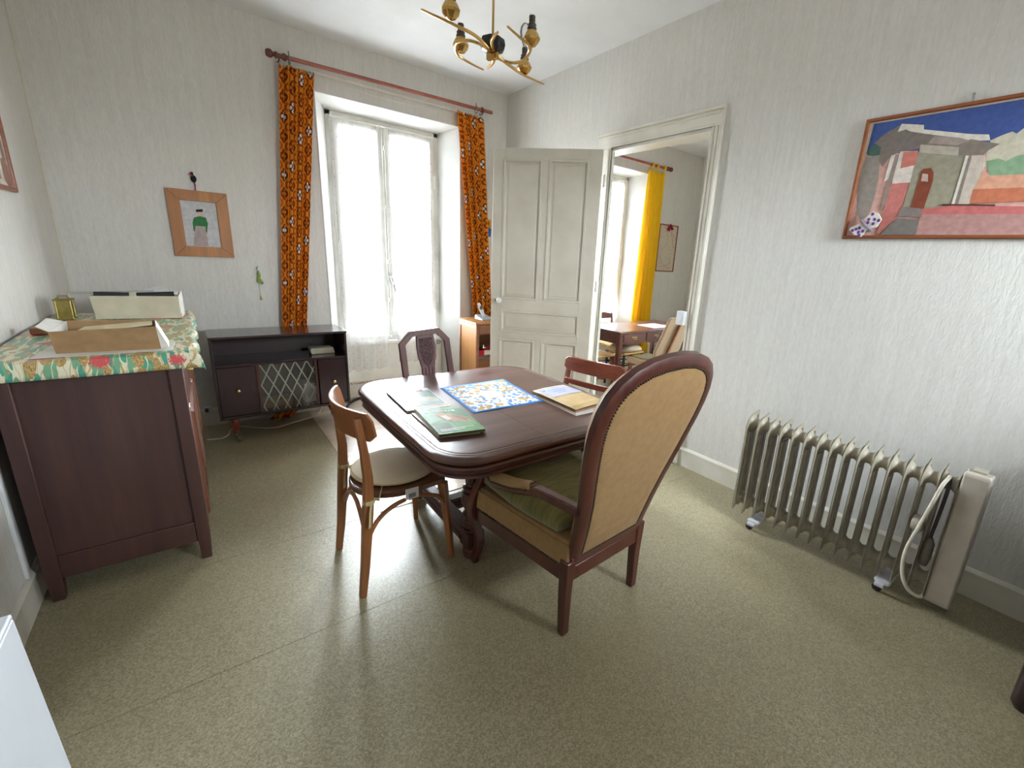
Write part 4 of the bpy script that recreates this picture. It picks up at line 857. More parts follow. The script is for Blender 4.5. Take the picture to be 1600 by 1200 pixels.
for P in (A0, A1):
    b = MB(); b.tube([P+Vector((0,0,0)), P+AN*.004+Vector((0,0,.2)), P+AN*.0+Vector((0,0,.37))], [.0185,.022,.025], sq=True, up=AN); b.build('leg', M['mahog'], ac, bevel=.005)
FL, FR = Vector((1.0,1.775,0)), Vector((1.61,1.812,0))
for P, s in ((FL, -1), (FR, 1)):
    o3 = lambda dx, dy, z: P+AU*dx*s+AN*dy+Vector((0,0,z))
    b = MB(); b.tube([o3(0,.018,0), o3(.004,.012,.04), o3(-.006,-.008,.10), o3(-.006,-.006,.17), o3(.010,.012,.26), o3(.016,.016,.33), o3(.008,.006,.40), o3(-.004,-.016,.47), o3(-.006,-.05,.545)], [.017,.018,.019,.021,.026,.027,.023,.020,.019], sq=True, up=AN); b.build('leg', M['mahog'], ac, bevel=.006)
    R0 = (A0 if s < 0 else A1)
    top = AB+AU*(s*.262)+AV*.30
    ap = [top+AN*.01+AU*s*.0, R0+AN*.14+AU*s*.055+Vector((0,0,.645)), R0+AN*.28+AU*s*.075+Vector((0,0,.605)), R0+AN*.42+AU*s*.075+Vector((0,0,.575)), o3(0,-.10,.575), o3(-.006,-.045,.570), o3(-.006,-.02,.548)]
    b = MB(); b.tube(ap, [.021,.020,.021,.023,.025,.026,.014], sq=True, up=(0,0,1)); arm = b.build('armrest', M['mahog'], ac, bevel=.007)
    b = MB(); pp = [ap[1]*.75+ap[2]*.25, ap[2], ap[3], ap[3]*.45+ap[4]*.55]; b.tube([p+Vector((0,0,.017)) for p in pp], [.022,.028,.030,.022], 12, flat=1.0); b.build('arm_pad', M['velvet'], arm)
    b = MB(); beads([p+Vector((0,0,.006))-AN*0+AU*s*.027 for p in pp], .013, .005, b); q0 = pp[0]+Vector((0,0,.02)); beads([q0+AU*d+Vector((0,0,.012)) for d in (-.025, .025)], .013, .005, b); t_ = b.build('nail_trim', ink('#4a3a28', .4), arm); t_['kind'] = 'stuff'
def quad_ring(z, g=0): return [A0-AU*(0+g)-AN*g+Vector((0,0,z)), A1+AU*g-AN*g+Vector((0,0,z)), FR+AU*g+AN*g+Vector((0,0,z)), FL-AU*g+AN*g+Vector((0,0,z))]
for (P, Q) in ((A0, FL), (A1, FR), (FL, FR), (A0, A1)):
    b = MB(); d = (Q-P).normalized(); nn = Vector((-d.y, d.x, 0)); b.loft([[p+nn*.016*s+Vector((0,0,z)) for s, z in ((-1,.265),(1,.265),(1,.335),(-1,.335))] for p in (P, Q)]); b.build('seat_rail', M['mahog'], ac, bevel=.004)
b = MB(); b.loft([quad_ring(.30,-.006), quad_ring(.335,.012), quad_ring(.36,.014), quad_ring(.43,.012), quad_ring(.452,.004), quad_ring(.462,-.03)]); b.build('seat_upholstery', M['velvet'], ac, bevel=.008)
b = MB(); qr = quad_ring(.44, .012); b.tube([qr[0]+(qr[3]-qr[0])*i/8 for i in range(9)], .004, 6); b.tube([qr[1]+(qr[2]-qr[1])*i/8 for i in range(9)], .004, 6); b.build('piping', M['velvet'], ac)
b = MB(); qr = quad_ring(.338, .014); beads([qr[0], qr[3]], .013, .005, b); beads([qr[1], qr[2]], .013, .005, b); beads([qr[3], qr[2]], .013, .005, b); o = b.build('seat_nail_trim', ink('#4a3a28', .4), ac); o['kind'] = 'stuff'
cq = [A0-AU*.035+AN*.035, A1+AU*.035+AN*.035, FR+AU*.005+AN*.02, FL-AU*.0+AN*.02]; cc = sum(cq, Vector())/4
def crr(k, z, n=6):
    pts = []; 
    for i in range(4):
        p, q = cq[i], cq[(i+1) % 4]
        for j in range(n):
            t = j/n; x = p+(q-p)*t; e = min(t, 1-t); x = x+(cc-x)*(.06*(1-min(1, e*5))); pts.append(cc+(x-cc)*k+Vector((0,0,z+.006*sin(t*9))))
    return pts
b = MB(); b.loft([crr(.8,.466), crr(.95,.468), crr(1.0,.485), crr(1.02,.515), crr(.99,.545), crr(.92,.562), crr(.7,.572), crr(.3,.575)]); o = b.build('green_cushion', M['green']); tag(o, 'thick olive green velvet cushion on the seat of the armchair', 'cushion')

# ------------------------------------------------------------------ carved chair behind the table
cc_ = thing('carved_chair', (1.26, 2.7, 0), 'dark carved chair with an angular top and pierced splat, before the window', 'chair')
def cf(x, z, d): return (x, 2.925+.10*(z-.5)-d if z > .45 else 2.925-.02*(0.45-z)-d, z)
b = MB(); ol = [(1.083,.40),(1.068,.72),(1.052,.955),(1.132,1.040),(1.345,1.055),(1.425,.975),(1.448,.72),(1.438,.40)]; il = [(1.125,.40),(1.108,.72),(1.096,.945),(1.150,1.002),(1.328,1.014),(1.384,.958),(1.405,.72),(1.396,.40)]
b.loft([[cf(o_[0],o_[1],-.014), cf(o_[0],o_[1],.014), cf(i_[0],i_[1],.014), cf(i_[0],i_[1],-.014)] for o_, i_ in zip(ol, il)]); b.build('back_frame', M['carved'], cc_, bevel=.003)
sp_ = [(1.178,1.004),(1.178,.93),(1.186,.86),(1.208,.78),(1.216,.70),(1.216,.48),(1.300,.48),(1.302,.70),(1.308,.78),(1.316,.86),(1.318,.93),(1.305,.97),(1.302,1.012)]
b = MB(); b.prism([(1.178,1.006),(1.176,.93),(1.184,.86),(1.206,.775),(1.302,.775),(1.314,.86),(1.318,.93),(1.302,1.014)], cf, -.009, .009)
for k in range(4):
    x0 = 1.206+k*.0253; b.prism([(x0,.777),(x0+.021,.777),(x0+.0185,.46),(x0+.0025,.46)], cf, -.009, .009)
spl = b.build('splat', M['carved'], cc_, bevel=.002)
b = MB(); b.prism([(1.195,.985),(1.195,.90),(1.215,.83),(1.248,.775),(1.285,.83),(1.300,.90),(1.290,.99)], cf, .006, .0125); b.build('carving', pm('deep_carving', '#2a1218', '#5a3032', (110,110,110), .5, bump=1.0, bdist=.02), spl)
b = MB(); b.prism([(1.075,.43),(1.445,.43),(1.445,.49),(1.075,.49)], cf, -.012, .012); b.build('back_rail', M['carved'], cc_)
for x in (1.085, 1.42):
    b = MB(); b.tube([(x+.008, 2.945, 0),(x+.008, 2.925, .25),(x+.01, 2.92, .45)], [.016,.019,.019], sq=True, up=(0,1,0)); b.build('leg', M['carved'], cc_, bevel=.003)
    b = MB(); b.tube([(x+.015, 2.425, 0),(x+.012, 2.425, .43)], [.0155,.022], sq=True, up=(0,1,0)); b.build('leg', M['carved'], cc_, bevel=.003)
b = MB(); b.loft([[(1.065,2.40,z),(1.465,2.40,z),(1.455,2.93,z),(1.078,2.93,z)] for z in (.375,.44)]); b.build('seat_frame', M['carved'], cc_, bevel=.006)
b = MB(); b.loft([[(1.09-k,2.42-k,z),(1.44+k,2.42-k,z),(1.43+k,2.90,z),(1.10-k,2.90,z)] for k, z in ((0,.44),(.006,.452),(0,.466),(-.05,.474))]); b.build('seat_pad', pm('brown_leatherette', '#5a3a28', '#6d4a34', (20,20,20), .5), cc_)

# ------------------------------------------------------------------ small red-brown chair right of the table
rc = thing('wooden_chair', (1.95, 2.18, 0), 'reddish-brown slat-back wooden chair at right side of the table', 'chair')
def rp(y, z): # back curve: leans away, bowed
    t = (y-2.18)/.24; return 2.045+.11*(2.4-y)/.45+.16*(z-.45)-.025*(1-t*t)
def board(z0, z1, y0, y1, th=.010, rnd=.0):
    b = MB(); n = 14; rr = []
    for i in range(n+1):
        y = y0+(y1-y0)*i/n; e = min(i, n-i)/n*(y1-y0); c = 0 if e > rnd or not rnd else rnd-sqrt(max(0, rnd**2-(rnd-e)**2))
        rr.append([(rp(y,z0+c)-th,y,z0+c),(rp(y,z0+c)+th,y,z0+c),(rp(y,z1-c)+th,y,z1-c),(rp(y,z1-c)-th,y,z1-c)])
    b.loft(rr); return b
board(.795,.895,1.942,2.428,.012,.022).build('top_rail', M['redw'], rc, bevel=.004)
board(.700,.738,1.97,2.40,.008).build('back_slat', M['redw'], rc, bevel=.003)
board(.610,.640,1.97,2.40,.008).build('back_slat', M['redw'], rc, bevel=.003)
for y in (1.968, 2.402):
    b = MB(); b.tube([(rp(y,.45)+.035,y,0),(rp(y,.45)+.006,y,.25),(rp(y,.45)+.01,y,.45),(rp(y,.62)+.012,y,.62),(rp(y,.80)+.014,y,.80),(rp(y,.88)+.014,y,.875)], [.014,.017,.018,.017,.015,.013], sq=True, up=(1,0,0)); b.build('leg', M['redw'], rc, bevel=.003)
    b = MB(); b.tube([(1.735,y,0),(1.745,y,.43)], [.014,.018], sq=True, up=(1,0,0)); b.build('leg', M['redw'], rc, bevel=.003)
b = MB(); b.loft([[(1.72,1.94,z),(2.115,1.955,z),(2.06,2.415,z),(1.72,2.43,z)] for z in (.43,.455)]); b.build('seat', M['redw'], rc, bevel=.006)

# ------------------------------------------------------------------ sideboard on the left with cloth, boxes
sb = thing('sideboard', (-.37, 3.3, 0), 'tall dark oak sideboard against left wall, under a flowered cloth', 'sideboard')
SX0, SX1, SY0, SY1, SZ = -.655, -.085, 2.575, 4.02, 1.075
for x, y in ((SX0,SY0),(SX1-.05,SY0),(SX0,SY1-.05),(SX1-.05,SY1-.05)):
    b = MB(); b.loft([[(x+k,y+k,z),(x+.052-k,y+k,z),(x+.052-k,y+.052-k,z),(x+k,y+.052-k,z)] for k, z in ((.006,0),(0,.12),(0,SZ-.03))]); b.build('post', M['sidew'], sb, bevel=.003)
for y in (SY0+.008, SY1-.038):
    bz((SX0+.05, y, .895+.10), (SX1-.05, y+.03, SZ-.03), 'side_rail', M['sidew'], sb, bevel=.003)
    bz((SX0+.05, y, .105), (SX1-.05, y+.03, .215), 'side_rail', M['sidew'], sb, bevel=.003)
    bz((SX0+.045, y+.010, .21), (SX1-.045, y+.022, 1.0), 'side_panel', M['sidew'], sb)
bz((SX0+.01, SY0+.03, .105), (SX1-.02, SY1-.03, .125), 'bottom_board', M['sidew'], sb)
bz((SX0+.005, SY0+.03, .105), (SX0+.015, SY1-.03, SZ-.03), 'back_panel', M['sidew'], sb)
bz((SX0-.01, SY0-.02, SZ-.03), (SX1+.03, SY1+.02, SZ), 'top', M['sidef'], sb, bevel=.006)
bz((SX1-.03, SY0+.05, .105), (SX1-.008, SY1-.05, .165), 'plinth', M['sidef'], sb, bevel=.003)
dd = [(SY0+.056, 3.288), (3.307, SY1-.056)]
for y0, y1 in dd:
    b = MB(); b.box((SX1-.02, y0, .17), (SX1+.004, y1, .80)); d_ = b.build('door', M['sidef'], sb, bevel=.004)
    b = MB(); rr = []
    for k, d in ((.03,0),(.04,.012),(.06,.014),(.075,.0)): rr.append([(SX1+.003+d,y0+k,.17+k),(SX1+.003+d,y1-k,.17+k),(SX1+.003+d,y1-k,.80-k),(SX1+.003+d,y0+k,.80-k)])
    b.loft(rr, caps=False); b.build('door_moulding', M['sidef'], d_)
    b = MB(); b.box((SX1-.02, y0, .815), (SX1+.006, y1, 1.03)); d2 = b.build('drawer', M['sidef'], sb, bevel=.005)
    b = MB(); ym = (y0+y1)/2; b.tube([(SX1+.006,ym-.05,.92),(SX1+.03,ym-.04,.915),(SX1+.03,ym+.04,.915),(SX1+.006,ym+.05,.92)], .005, 6); b.build('drawer_handle', M['brassd'], d2)
    b = MB(); yk = y1-.03 if y0 < 3 else y0+.03; b.box((SX1+.004, yk-.008, .48), (SX1+.012, yk+.008, .56)); b.build('key_plate', M['brassd'], d_)
# oilcloth
CX0, CX1, CY0, CY1, CZ = -.685, -.045, 2.558, 4.045, 1.082
def cloth(u, v):
    x = CX0+(CX1-CX0+.075)*u; y = CY0-.085+(CY1-CY0+.085)*v
    dx = max(0, x-CX1); dy = max(0, CY0-y)
    R_ = .02
    def fold(d):
        if d <= 0: return 0, 0
        a = min(d/R_, pi/2); out_ = R_*sin(a); dn = R_*(1-cos(a)); 
        if d > R_*pi/2: dn += d-R_*pi/2
        return out_, dn
    ox, nx_ = fold(dx); oy, ny_ = fold(dy)
    z = CZ-max(nx_, ny_)-.25*min(nx_, ny_)
    X_ = min(x, CX1)+ox+(.014*sin(y*16)*min(1, nx_/.03)); Y_ = max(y, CY0)-oy-(.004*sin(x*14)*min(1, ny_/.05))
    if dx > 0 and dy > 0: X_ += .012; Y_ -= .006
    if dx <= 0 and dy <= 0: z += .0015*sin(x*22)*sin(y*9)
    if dx > .05: z += .008*sin(y*16+1)
    return (X_, Y_, z)
b = MB(); b.grid(cloth, 60, 90, 0, lambda u, v: (u*.72, v*1.56)); o = b.build('table_cover', M['oil'], recalc=False, solid=.0015); tag(o, 'cream oilcloth printed with wheat and poppies covering the sideboard', 'tablecloth')
ZT = CZ+.004
kb_ = thing('open_cardboard_box', (-.31, 2.75, ZT), 'open kraft cardboard box with loose flaps near end of sideboard', 'box')
def wallp(b, p, q, r, s, t=.003, mi=0):
    p, q, r, s = [Vector(v) for v in (p, q, r, s)]; n = (q-p).cross(s-p).normalized()*t; b.loft([[p, q, r, s], [p+n, q+n, r+n, s+n]], mi)
K = dict(a=(-.477,2.674,ZT), b=(-.147,2.647,ZT), c=(-.140,2.800,ZT), d=(-.465,2.86,ZT))
T = dict(a=(-.479,2.634,1.183), b=(-.151,2.607,1.193), c=(-.160,2.790,1.195), d=(-.468,2.925,1.187))
b = MB(); wallp(b, K['a'],K['b'],T['b'],T['a']); b.build('near_wall', M['kraft'], kb_, smooth=False)
b = MB(); wallp(b, K['d'],K['c'],T['c'],T['d']); b.build('far_wall', M['kraft'], kb_, smooth=False)
b = MB(); wallp(b, K['a'],K['b'],K['c'],K['d'], .002); b.build('bottom', M['kraft'], kb_, smooth=False)
b = MB(); wallp(b, K['b'],K['c'],T['c'],T['b']); wallp(b, (-.149,2.61,1.194),(-.158,2.788,1.196),(-.122,2.775,1.100),(-.118,2.640,1.094)); wallp(b, (-.150,2.612,1.192),(-.119,2.640,1.096),(-.146,2.650,1.09),(-.150,2.632,1.14), .0015); b.build('end_flap', M['paper'], kb_, smooth=False)
b = MB(); wallp(b, K['a'],K['d'],T['d'],T['a']); wallp(b, (-.478,2.64,1.18),(-.47,2.90,1.185),(-.520,2.88,1.205),(-.515,2.66,1.20)); b.build('end_flap', M['paper'], kb_, smooth=False)
b = MB(); b.box((-.45,2.69,ZT+.004),(-.16,2.79,1.15)); b.loft([[(-.42,2.67,1.165),(-.165,2.668,1.190),(-.17,2.78,1.192),(-.40,2.83,1.168)],[(-.42,2.67,1.168),(-.165,2.668,1.193),(-.17,2.78,1.195),(-.40,2.83,1.171)]]); b.build('papers', M['cream'], kb_, smooth=False)
wb = thing('open_white_box', (-.28, 3.8, ZT), 'grey-white card box at far end of the sideboard', 'box')
K = dict(a=(-.468,3.716,ZT), b=(-.080,3.665,ZT), c=(-.066,3.88,ZT), d=(-.455,3.93,ZT)); up = lambda p, dz, ox=0, oy=0: (p[0]+ox, p[1]+oy, p[2]+dz)
T = {k: up(p, .137, (-.012 if k in 'ad' else .0), (-.01 if k in 'ab' else .01)) for k, p in K.items()}
b = MB(); wallp(b, K['a'],K['b'],T['b'],T['a']); b.build('near_wall', M['card'], wb, smooth=False)
b = MB(); lo_ = [up(K['a'],.0,-.004,-.004), up(K['b'],0,.004,-.004), up(K['b'],.03,.004,-.004), up(K['a'],.03,-.004,-.004)]; wallp(b, *lo_, t=-.004); b.build('lid_edge', M['card'], wb, smooth=False)
b = MB(); wallp(b, K['d'],K['c'],T['c'],T['d']); b.build('far_wall', M['card'], wb, smooth=False)
b = MB(); wallp(b, K['b'],K['c'],up(T['c'],.02),up(T['b'],.0)); b.build('end_wall', M['paper'], wb, smooth=False)
b = MB(); wallp(b, K['a'],K['d'],T['d'],T['a']); wallp(b, K['a'],K['b'],K['c'],K['d'], .002); b.build('end_wall', M['card'], wb, smooth=False)
rl = thing('dark_roll', (-.28, 3.78, 1.19), 'black rolled tube with a paper band lying in the white box', 'roll')
b = MB(); b.tube([(-.468, 3.785, 1.222), (-.28, 3.783, 1.214), (-.09, 3.778, 1.224)], [.019,.021,.018], 12); b.build('roll', M['blackp'], rl)
b = MB(); b.tube([(-.312, 3.784, 1.2152), (-.280, 3.783, 1.2152)], .0225, 12); b.build('paper_band', M['card'], rl)
b = MB(); b.tube([(-.10, 3.778, 1.2235), (-.082, 3.778, 1.2245)], .0195, 12); b.build('plastic_end', M['plastic'], rl)
b = MB(); b.box((-.45,3.74,ZT+.006),(-.09,3.86,1.192)); o = b.build('folded_papers', [ink('#b3938c')]); tag(o, 'folded coloured papers stacked inside the white card box', 'papers')
b = MB(); b.tube([(-.585, 3.84, 1.2265), (-.20, 3.84, 1.236)], .006, 8); o = b.build('clear_tube', M['clear']); tag(o, 'thin clear plastic tube lying across top of the white box', 'tube')
b = MB(); b.loft([[(-.27,3.86,1.20),(-.11,3.85,1.20),(-.12,3.87,1.195),(-.26,3.88,1.195)],[(-.25,3.87,1.24),(-.13,3.86,1.25),(-.13,3.88,1.24),(-.24,3.89,1.235)],[(-.19,3.88,1.262),(-.15,3.875,1.272),(-.15,3.89,1.265),(-.19,3.89,1.26)]]); o = b.build('plastic_bag', pm('frosted_plastic', '#cfd0cc', '#bfc0bb', (20,20,20), .4)); tag(o, 'crumpled frosted plastic bag behind the black roll', 'bag')
ck = thing('carriage_clock', (-.59, 3.75, ZT), 'small brass carriage clock on the sideboard, seen from its side', 'clock')
b = MB(); b.box((-.621,3.722,ZT+.008),(-.567,3.800,ZT+.112)); b.build('case', M['brassd'], ck, bevel=.002)
b = MB(); b.box((-.632,3.714,ZT),(-.556,3.808,ZT+.010)); b.box((-.632,3.714,ZT+.110),(-.552,3.808,ZT+.116)); b.build('plates', M['brassd'], ck, bevel=.002)
b = MB()
for x in (-.624,-.564):
    for y in (3.722, 3.80): MB().tube([(x,y,ZT+.01),(x,y,ZT+.112)], .005, 8).build('pillar', M['brassd'], ck)
b = MB(); b.tube([(-.615,3.76,ZT+.118),(-.612,3.76,ZT+.132),(-.575,3.76,ZT+.132),(-.572,3.76,ZT+.118)], .004, 6); b.build('handle', M['brassd'], ck)
b = MB(); b.loft([[(x+k,y+k,z) for x, y in ((-.640,3.19),(-.575,3.19),(-.575,3.26),(-.640,3.26))] for k, z in ((0,ZT),(0,ZT+.035))]); o = b.build('wooden_block', M['oakd'], bevel=.006); tag(o, 'small brown wooden block behind left flap of the kraft box', 'block')
b = MB(); b.loft([[(-.54,2.60,z),(-.108,2.600,z),(-.100,2.80,z),(-.52,2.83,z)] for z in (CZ+.0015, CZ+.0032)]); o = b.build('paper_sheet', [M['paper']], smooth=False); tag(o, 'white paper sheet lying under the kraft box', 'paper')

# ------------------------------------------------------------------ TV cabinet
tv = thing('television_cabinet', (.53, 4.36, 0), 'low glossy rosewood cabinet on castors against wall left of window', 'cabinet')
VX0, VX1, VY0, VY1, VZ0, VZ1 = .040, 1.005, 4.135, 4.545, .205, .850
def vb(lo, hi, nm, m, bevel=.002, par=tv): return bz(lo, hi, nm, m, par, bevel)
vb((VX0,VY0,VZ0),(VX0+.018,VY1,VZ1),'side_panel',M['tvw']); vb((VX1-.018,VY0,VZ0),(VX1,VY1,VZ1),'side_panel',M['tvw'])
vb((VX0-.004,VY0-.006,VZ1),(VX1+.004,VY1,VZ1+.018),'top',M['tvw'],.003); vb((VX0+.018,VY0,VZ0),(VX1-.018,VY1,VZ0+.022),'bottom',M['tvw'])
vb((VX0+.018,VY0+.004,.628),(VX1-.018,VY1,.648),'shelf',M['tvw']); vb((VX0+.018,VY1-.012,VZ0+.022),(VX1-.018,VY1-.002,VZ1),'back_panel',M['tvin'])
vb((.315,VY0+.03,VZ0+.022),(.325,VY1-.012,.628),'divider',M['tvin']); vb((.752,VY0+.03,VZ0+.022),(.762,VY1-.012,.628),'divider',M['tvin'])
for x0, x1, kx, kz in ((VX0+.02,.312,.183,.435),(.765,VX1-.02,.882,.425)):
    d_ = vb((x0,VY0+.004,VZ0+.026),(x1,VY0+.022,.624),'door',M['tvw'])
    b = MB(); b.lathe([(.004,-.03),(.012,-.027),(.014,-.018),(.011,-.010)], (kx, VY0+.004, kz), 12, axis='y'); b.build('knob', M['gold'], d_)
    b = MB(); b.lathe([(.017,-.011),(.017,0)], (kx, VY0+.004, kz), 12, axis='y'); b.build('knob_collar', M['black'], d_)
for x in (.315, .735): vb((x,VY0+.010,VZ0+.024),(x+.022,VY0+.02,.626),'edge_strip',M['tvstrip'],.001)
b = MB(); b.box((.318,VY0+.024,VZ0+.024),(.758,VY0+.028,.626)); b.build('glass_panel', M['lattice'], tv)
for x, y in ((.135,4.185),(.905,4.185),(.135,4.49),(.905,4.49)):
    b = MB(); b.lathe([(.028,.205),(.028,.195),(.021,.19),(.026,.175),(.028,.15),(.022,.11),(.017,.09),(.020,.085),(.020,.075),(.012,.07)], (x,y,0), 12); lg = b.build('leg', M['tvleg'], tv)
    b = MB(); b.tube([(x,y,.075),(x,y,.050)], .013, 8); b.build('ferrule', M['brassd'], lg)
    b = MB(); b.lathe([(.016,-.014),(.027,-.010),(.027,.010),(.016,.014)], (x+.014,y-.014,.0275), 14, axis='x'); b.build('castor', M['steel'], lg)
b = MB(); b.loft([[(.745,4.27,.648+.002),(.935,4.27,.65),(.935,4.40,.65),(.75,4.42,.65)],[(.735,4.255,.690),(.925,4.27,.695),(.93,4.40,.69),(.745,4.42,.69)],[(.742,4.27,.705),(.92,4.28,.705),(.92,4.39,.70),(.75,4.41,.70)]]); o = b.build('folded_newspaper', M['card'], bevel=.01); tag(o, 'folded grey newspaper on the open shelf of rosewood cabinet', 'newspaper')
b = MB(); b.box((.66,4.25,VZ0+.024),(.745,4.40,.40)); o = b.build('paper_pack', M['paper'], bevel=.002); tag(o, 'white block of papers standing behind the lattice glass', 'papers')
b = MB(); b.box((.35,4.24,VZ0+.024),(.56,4.40,.285)); o = b.build('flat_box', M['kraft'], bevel=.003); tag(o, 'flat tan box lying behind the lattice glass', 'box')
b = MB(); b.loft([[(.47,4.20,.232),(.75,4.20,.232),(.75,4.23,.232),(.47,4.23,.232)],[(.50,4.23,.46),(.70,4.24,.46),(.70,4.245,.46),(.50,4.235,.46)]]) if False else None

# ------------------------------------------------------------------ oak corner cabinet, phone, books
oc = thing('oak_cabinet', (2.56, 4.36, 0), 'light oak cabinet in the corner behind the open door', 'cabinet')
OX0, OX1, OY0, OY1, OZ = 2.312, 2.80, 4.160, 4.555, .880
bz((OX0+.008,OY0+.02,.05),(OX0+.018,OY1,OZ-.03),'side_panel',M['oak'],oc,.002); bz((OX0,OY1-.03,.05),(OX0+.018,OY1,OZ-.03),'side_stile',M['oakd'],oc,.002); bz((OX0,OY0+.022,OZ-.075),(OX0+.018,OY1-.03,OZ-.03),'side_rail',M['oak'],oc,.002); bz((OX1-.018,OY0+.02,.05),(OX1,OY1,OZ-.03),'side_panel',M['oak'],oc,.002)
bz((OX0,OY0,.05),(OX0+.035,OY0+.022,OZ-.03),'front_stile',M['oakd'],oc,.002); bz((OX1-.035,OY0,.05),(OX1,OY0+.022,OZ-.03),'front_stile',M['oakd'],oc,.002)
bz((OX0+.006,OY0+.02,.0),(OX1-.006,OY1-.01,.05),'plinth',M['oakd'],oc,.003)
b = MB(); b.loft([[(OX0-k,OY0-k,z),(OX1+k,OY0-k,z),(OX1+k,OY1,z),(OX0-k,OY1,z)] for k, z in ((0,OZ-.03),(.014,OZ-.022),(.014,OZ-.006),(.006,OZ))]); b.build('top', M['oak'], oc)
bz((OX0+.035,OY0,OZ-.13),(OX1-.035,OY0+.022,OZ-.032),'drawer',M['oakd'],oc,.004)
bz((OX0+.018,OY1-.01,.05),(OX1-.018,OY1,OZ-.03),'back_panel',M['oakd'],oc)
for z in (.06,.46,OZ-.14): bz((OX0+.018,OY0+.01,z),(OX1-.018,OY1-.01,z+.016),'shelf',M['oakd'],oc,.002)
bz((OX0+.035,OY0,.05),(OX1-.035,OY0+.022,.462),'door',M['oakd'],oc,.004)
b = MB(); b.box((2.37,4.20,.477),(2.60,4.36,.500)); o = b.build('grey_magazine', [ink('#7c8894')], bevel=.002); tag(o, 'grey magazines lying flat under the red book in oak cabinet', 'magazine')
rb_ = thing('red_book', (2.49, 4.28, .501), 'thick red book lying in the oak cabinet opening', 'book')
b = MB(); b.box((2.372,4.195,.501),(2.60,4.36,.506)); b.box((2.372,4.195,.560),(2.60,4.36,.565)); b.box((2.372,4.195,.501),(2.432,4.36,.565)); b.build('cover', ink('#c01f2e', .5), rb_, smooth=False)
b = MB(); b.box((2.43,4.200,.506),(2.598,4.355,.560)); b.build('pages', ink('#ddd6c6'), rb_, smooth=False)
b = MB(); b.lathe([(.01,.566),(.03,.568),(.05,.579),(.048,.582),(.02,.575),(.012,.599),(.008,.609)], (2.46,4.27,0), 14); o = b.build('metal_dish', M['chrome']); tag(o, 'small shiny metal dish on top of the red book', 'dish')
ph = thing('cordless_phone', (2.50, 4.33, OZ), 'grey cordless telephone standing on the oak cabinet', 'telephone')
b = MB(); b.loft([[(2.435,4.25,OZ),(2.57,4.25,OZ),(2.575,4.42,OZ),(2.43,4.42,OZ)],[(2.435,4.25,OZ+.014),(2.57,4.25,OZ+.014),(2.572,4.42,OZ+.050),(2.434,4.42,OZ+.050)]]); b.build('base', pm('phone_grey', '#9aa2ac', '#8b939d', (20,20,20), .35), ph, bevel=.006)
b = MB(); p0, p1 = Vector((2.500,4.335,OZ+.035)), Vector((2.468,4.40,OZ+.175)); b.tube([p0, (p0*2+p1)/3, (p0+p1*2)/3, p1], [.020,.024,.024,.018], 12, flat=.55, up=(1,0,0)); hs = b.build('handset', M['plastic'], ph, bevel=.003)
b = MB(); c_ = (p0+p1*2)/3; b.box((c_.x-.014,c_.y-.024,c_.z-.02),(c_.x+.014,c_.y-.012,c_.z+.02)); b.build('display', ink('#3d4650', .3), hs)

# ------------------------------------------------------------------ oil radiator
rd = thing('oil_radiator', (2.66, .70, 0), 'beige oil-filled finned radiator on castors by the right wall', 'radiator')
def rx(y): return 2.572+(1.235-y)*.058      # front edge, slightly skewed to the wall
fin_me = None; col_me = {}
FW = .142
def fin(y):
    x0 = rx(y); b = MB(); th = .007
    out_ = [(0,.064),(.014,.068),(.05,.090),(FW-.05,.090),(FW-.014,.068),(FW,.064),(FW,.655),(FW,.715),(FW-.008,.730),(.050,.708),(.014,.684),(0,.650)]
    c = (FW/2, .39)
    def rr(k, d): return [(x0+c[0]+(u-c[0])*(1-k*1.6), y+d, c[1]+(v-c[1])*(1-k*.35)) for u, v in out_]
    b.loft([rr(.0,-.0015), rr(.06,-th*.55), rr(.22,-th), rr(.22,th), rr(.06,th*.55), rr(.0,.0015)], loop=False)
    for u in (.045,.071,.097): b.tube([(x0+u,y,.17),(x0+u,y,.60)], [.011,.011], 6)
    return b
ysf = [1.235-.0657*i for i in range(16)]
first = None
for i, y in enumerate(ysf):
    if first is None: first = fin(y).build('fin', M['rad'], rd); fy, fx = y, rx(y)
    else:
        o = first.copy(); COL.objects.link(o); o.location = (rx(y)-fx, y-fy, 0)
def collar(y, z):
    b = MB(); x = rx(y)+FW/2; h = .0657/2
    b.lathe([(.056,-h+.004),(.040,-h+.014),(.031,-.006),(.031,.006),(.040,h-.014),(.056,h-.004)], (x, y, z), 14, axis='y'); return b
f1 = f2 = None
for i, y in enumerate(ysf):
    yy = y-.0657/2
    for z in (.655, .135):
        if i == 0:
            o = collar(yy, z).build('tube_collar', M['rad'], rd)
            if z > .5: f1 = o
            else: f2 = o
        else:
            o = (f1 if z > .5 else f2).copy(); COL.objects.link(o); o.location = (rx(yy)-rx(ysf[0]-.0657/2), yy-(ysf[0]-.0657/2), 0)
xb = rx(.2)
b = MB(); oy = [(0,.06),(.012,.05),(FW-.01,.055),(FW+.012,.10),(FW+.012,.640),(FW-.03,.735),(.012,.748),(0,.735)]
b.loft([[(xb+u, y, v) for u, v in oy] for y in (.150,.165)]+[[(xb+u, y, v) for u, v in oy] for y in (.245,)]); b.build('control_box', M['radbox'], rd, bevel=.010)
b = MB(); b.box((xb+.045,.175,.742),(xb+.105,.225,.752)); b.build('top_plate', M['rad'], rd, bevel=.002)
b = MB(); b.lathe([(.016,0),(.016,.02),(.010,.028)], (xb+FW+.010,.19,.50), 12, axis='x'); b.lathe([(.008,0),(.008,.014)], (xb+FW+.010,.19,.445), 8, axis='x'); b.build('switch_knob', M['dkred'], rd)
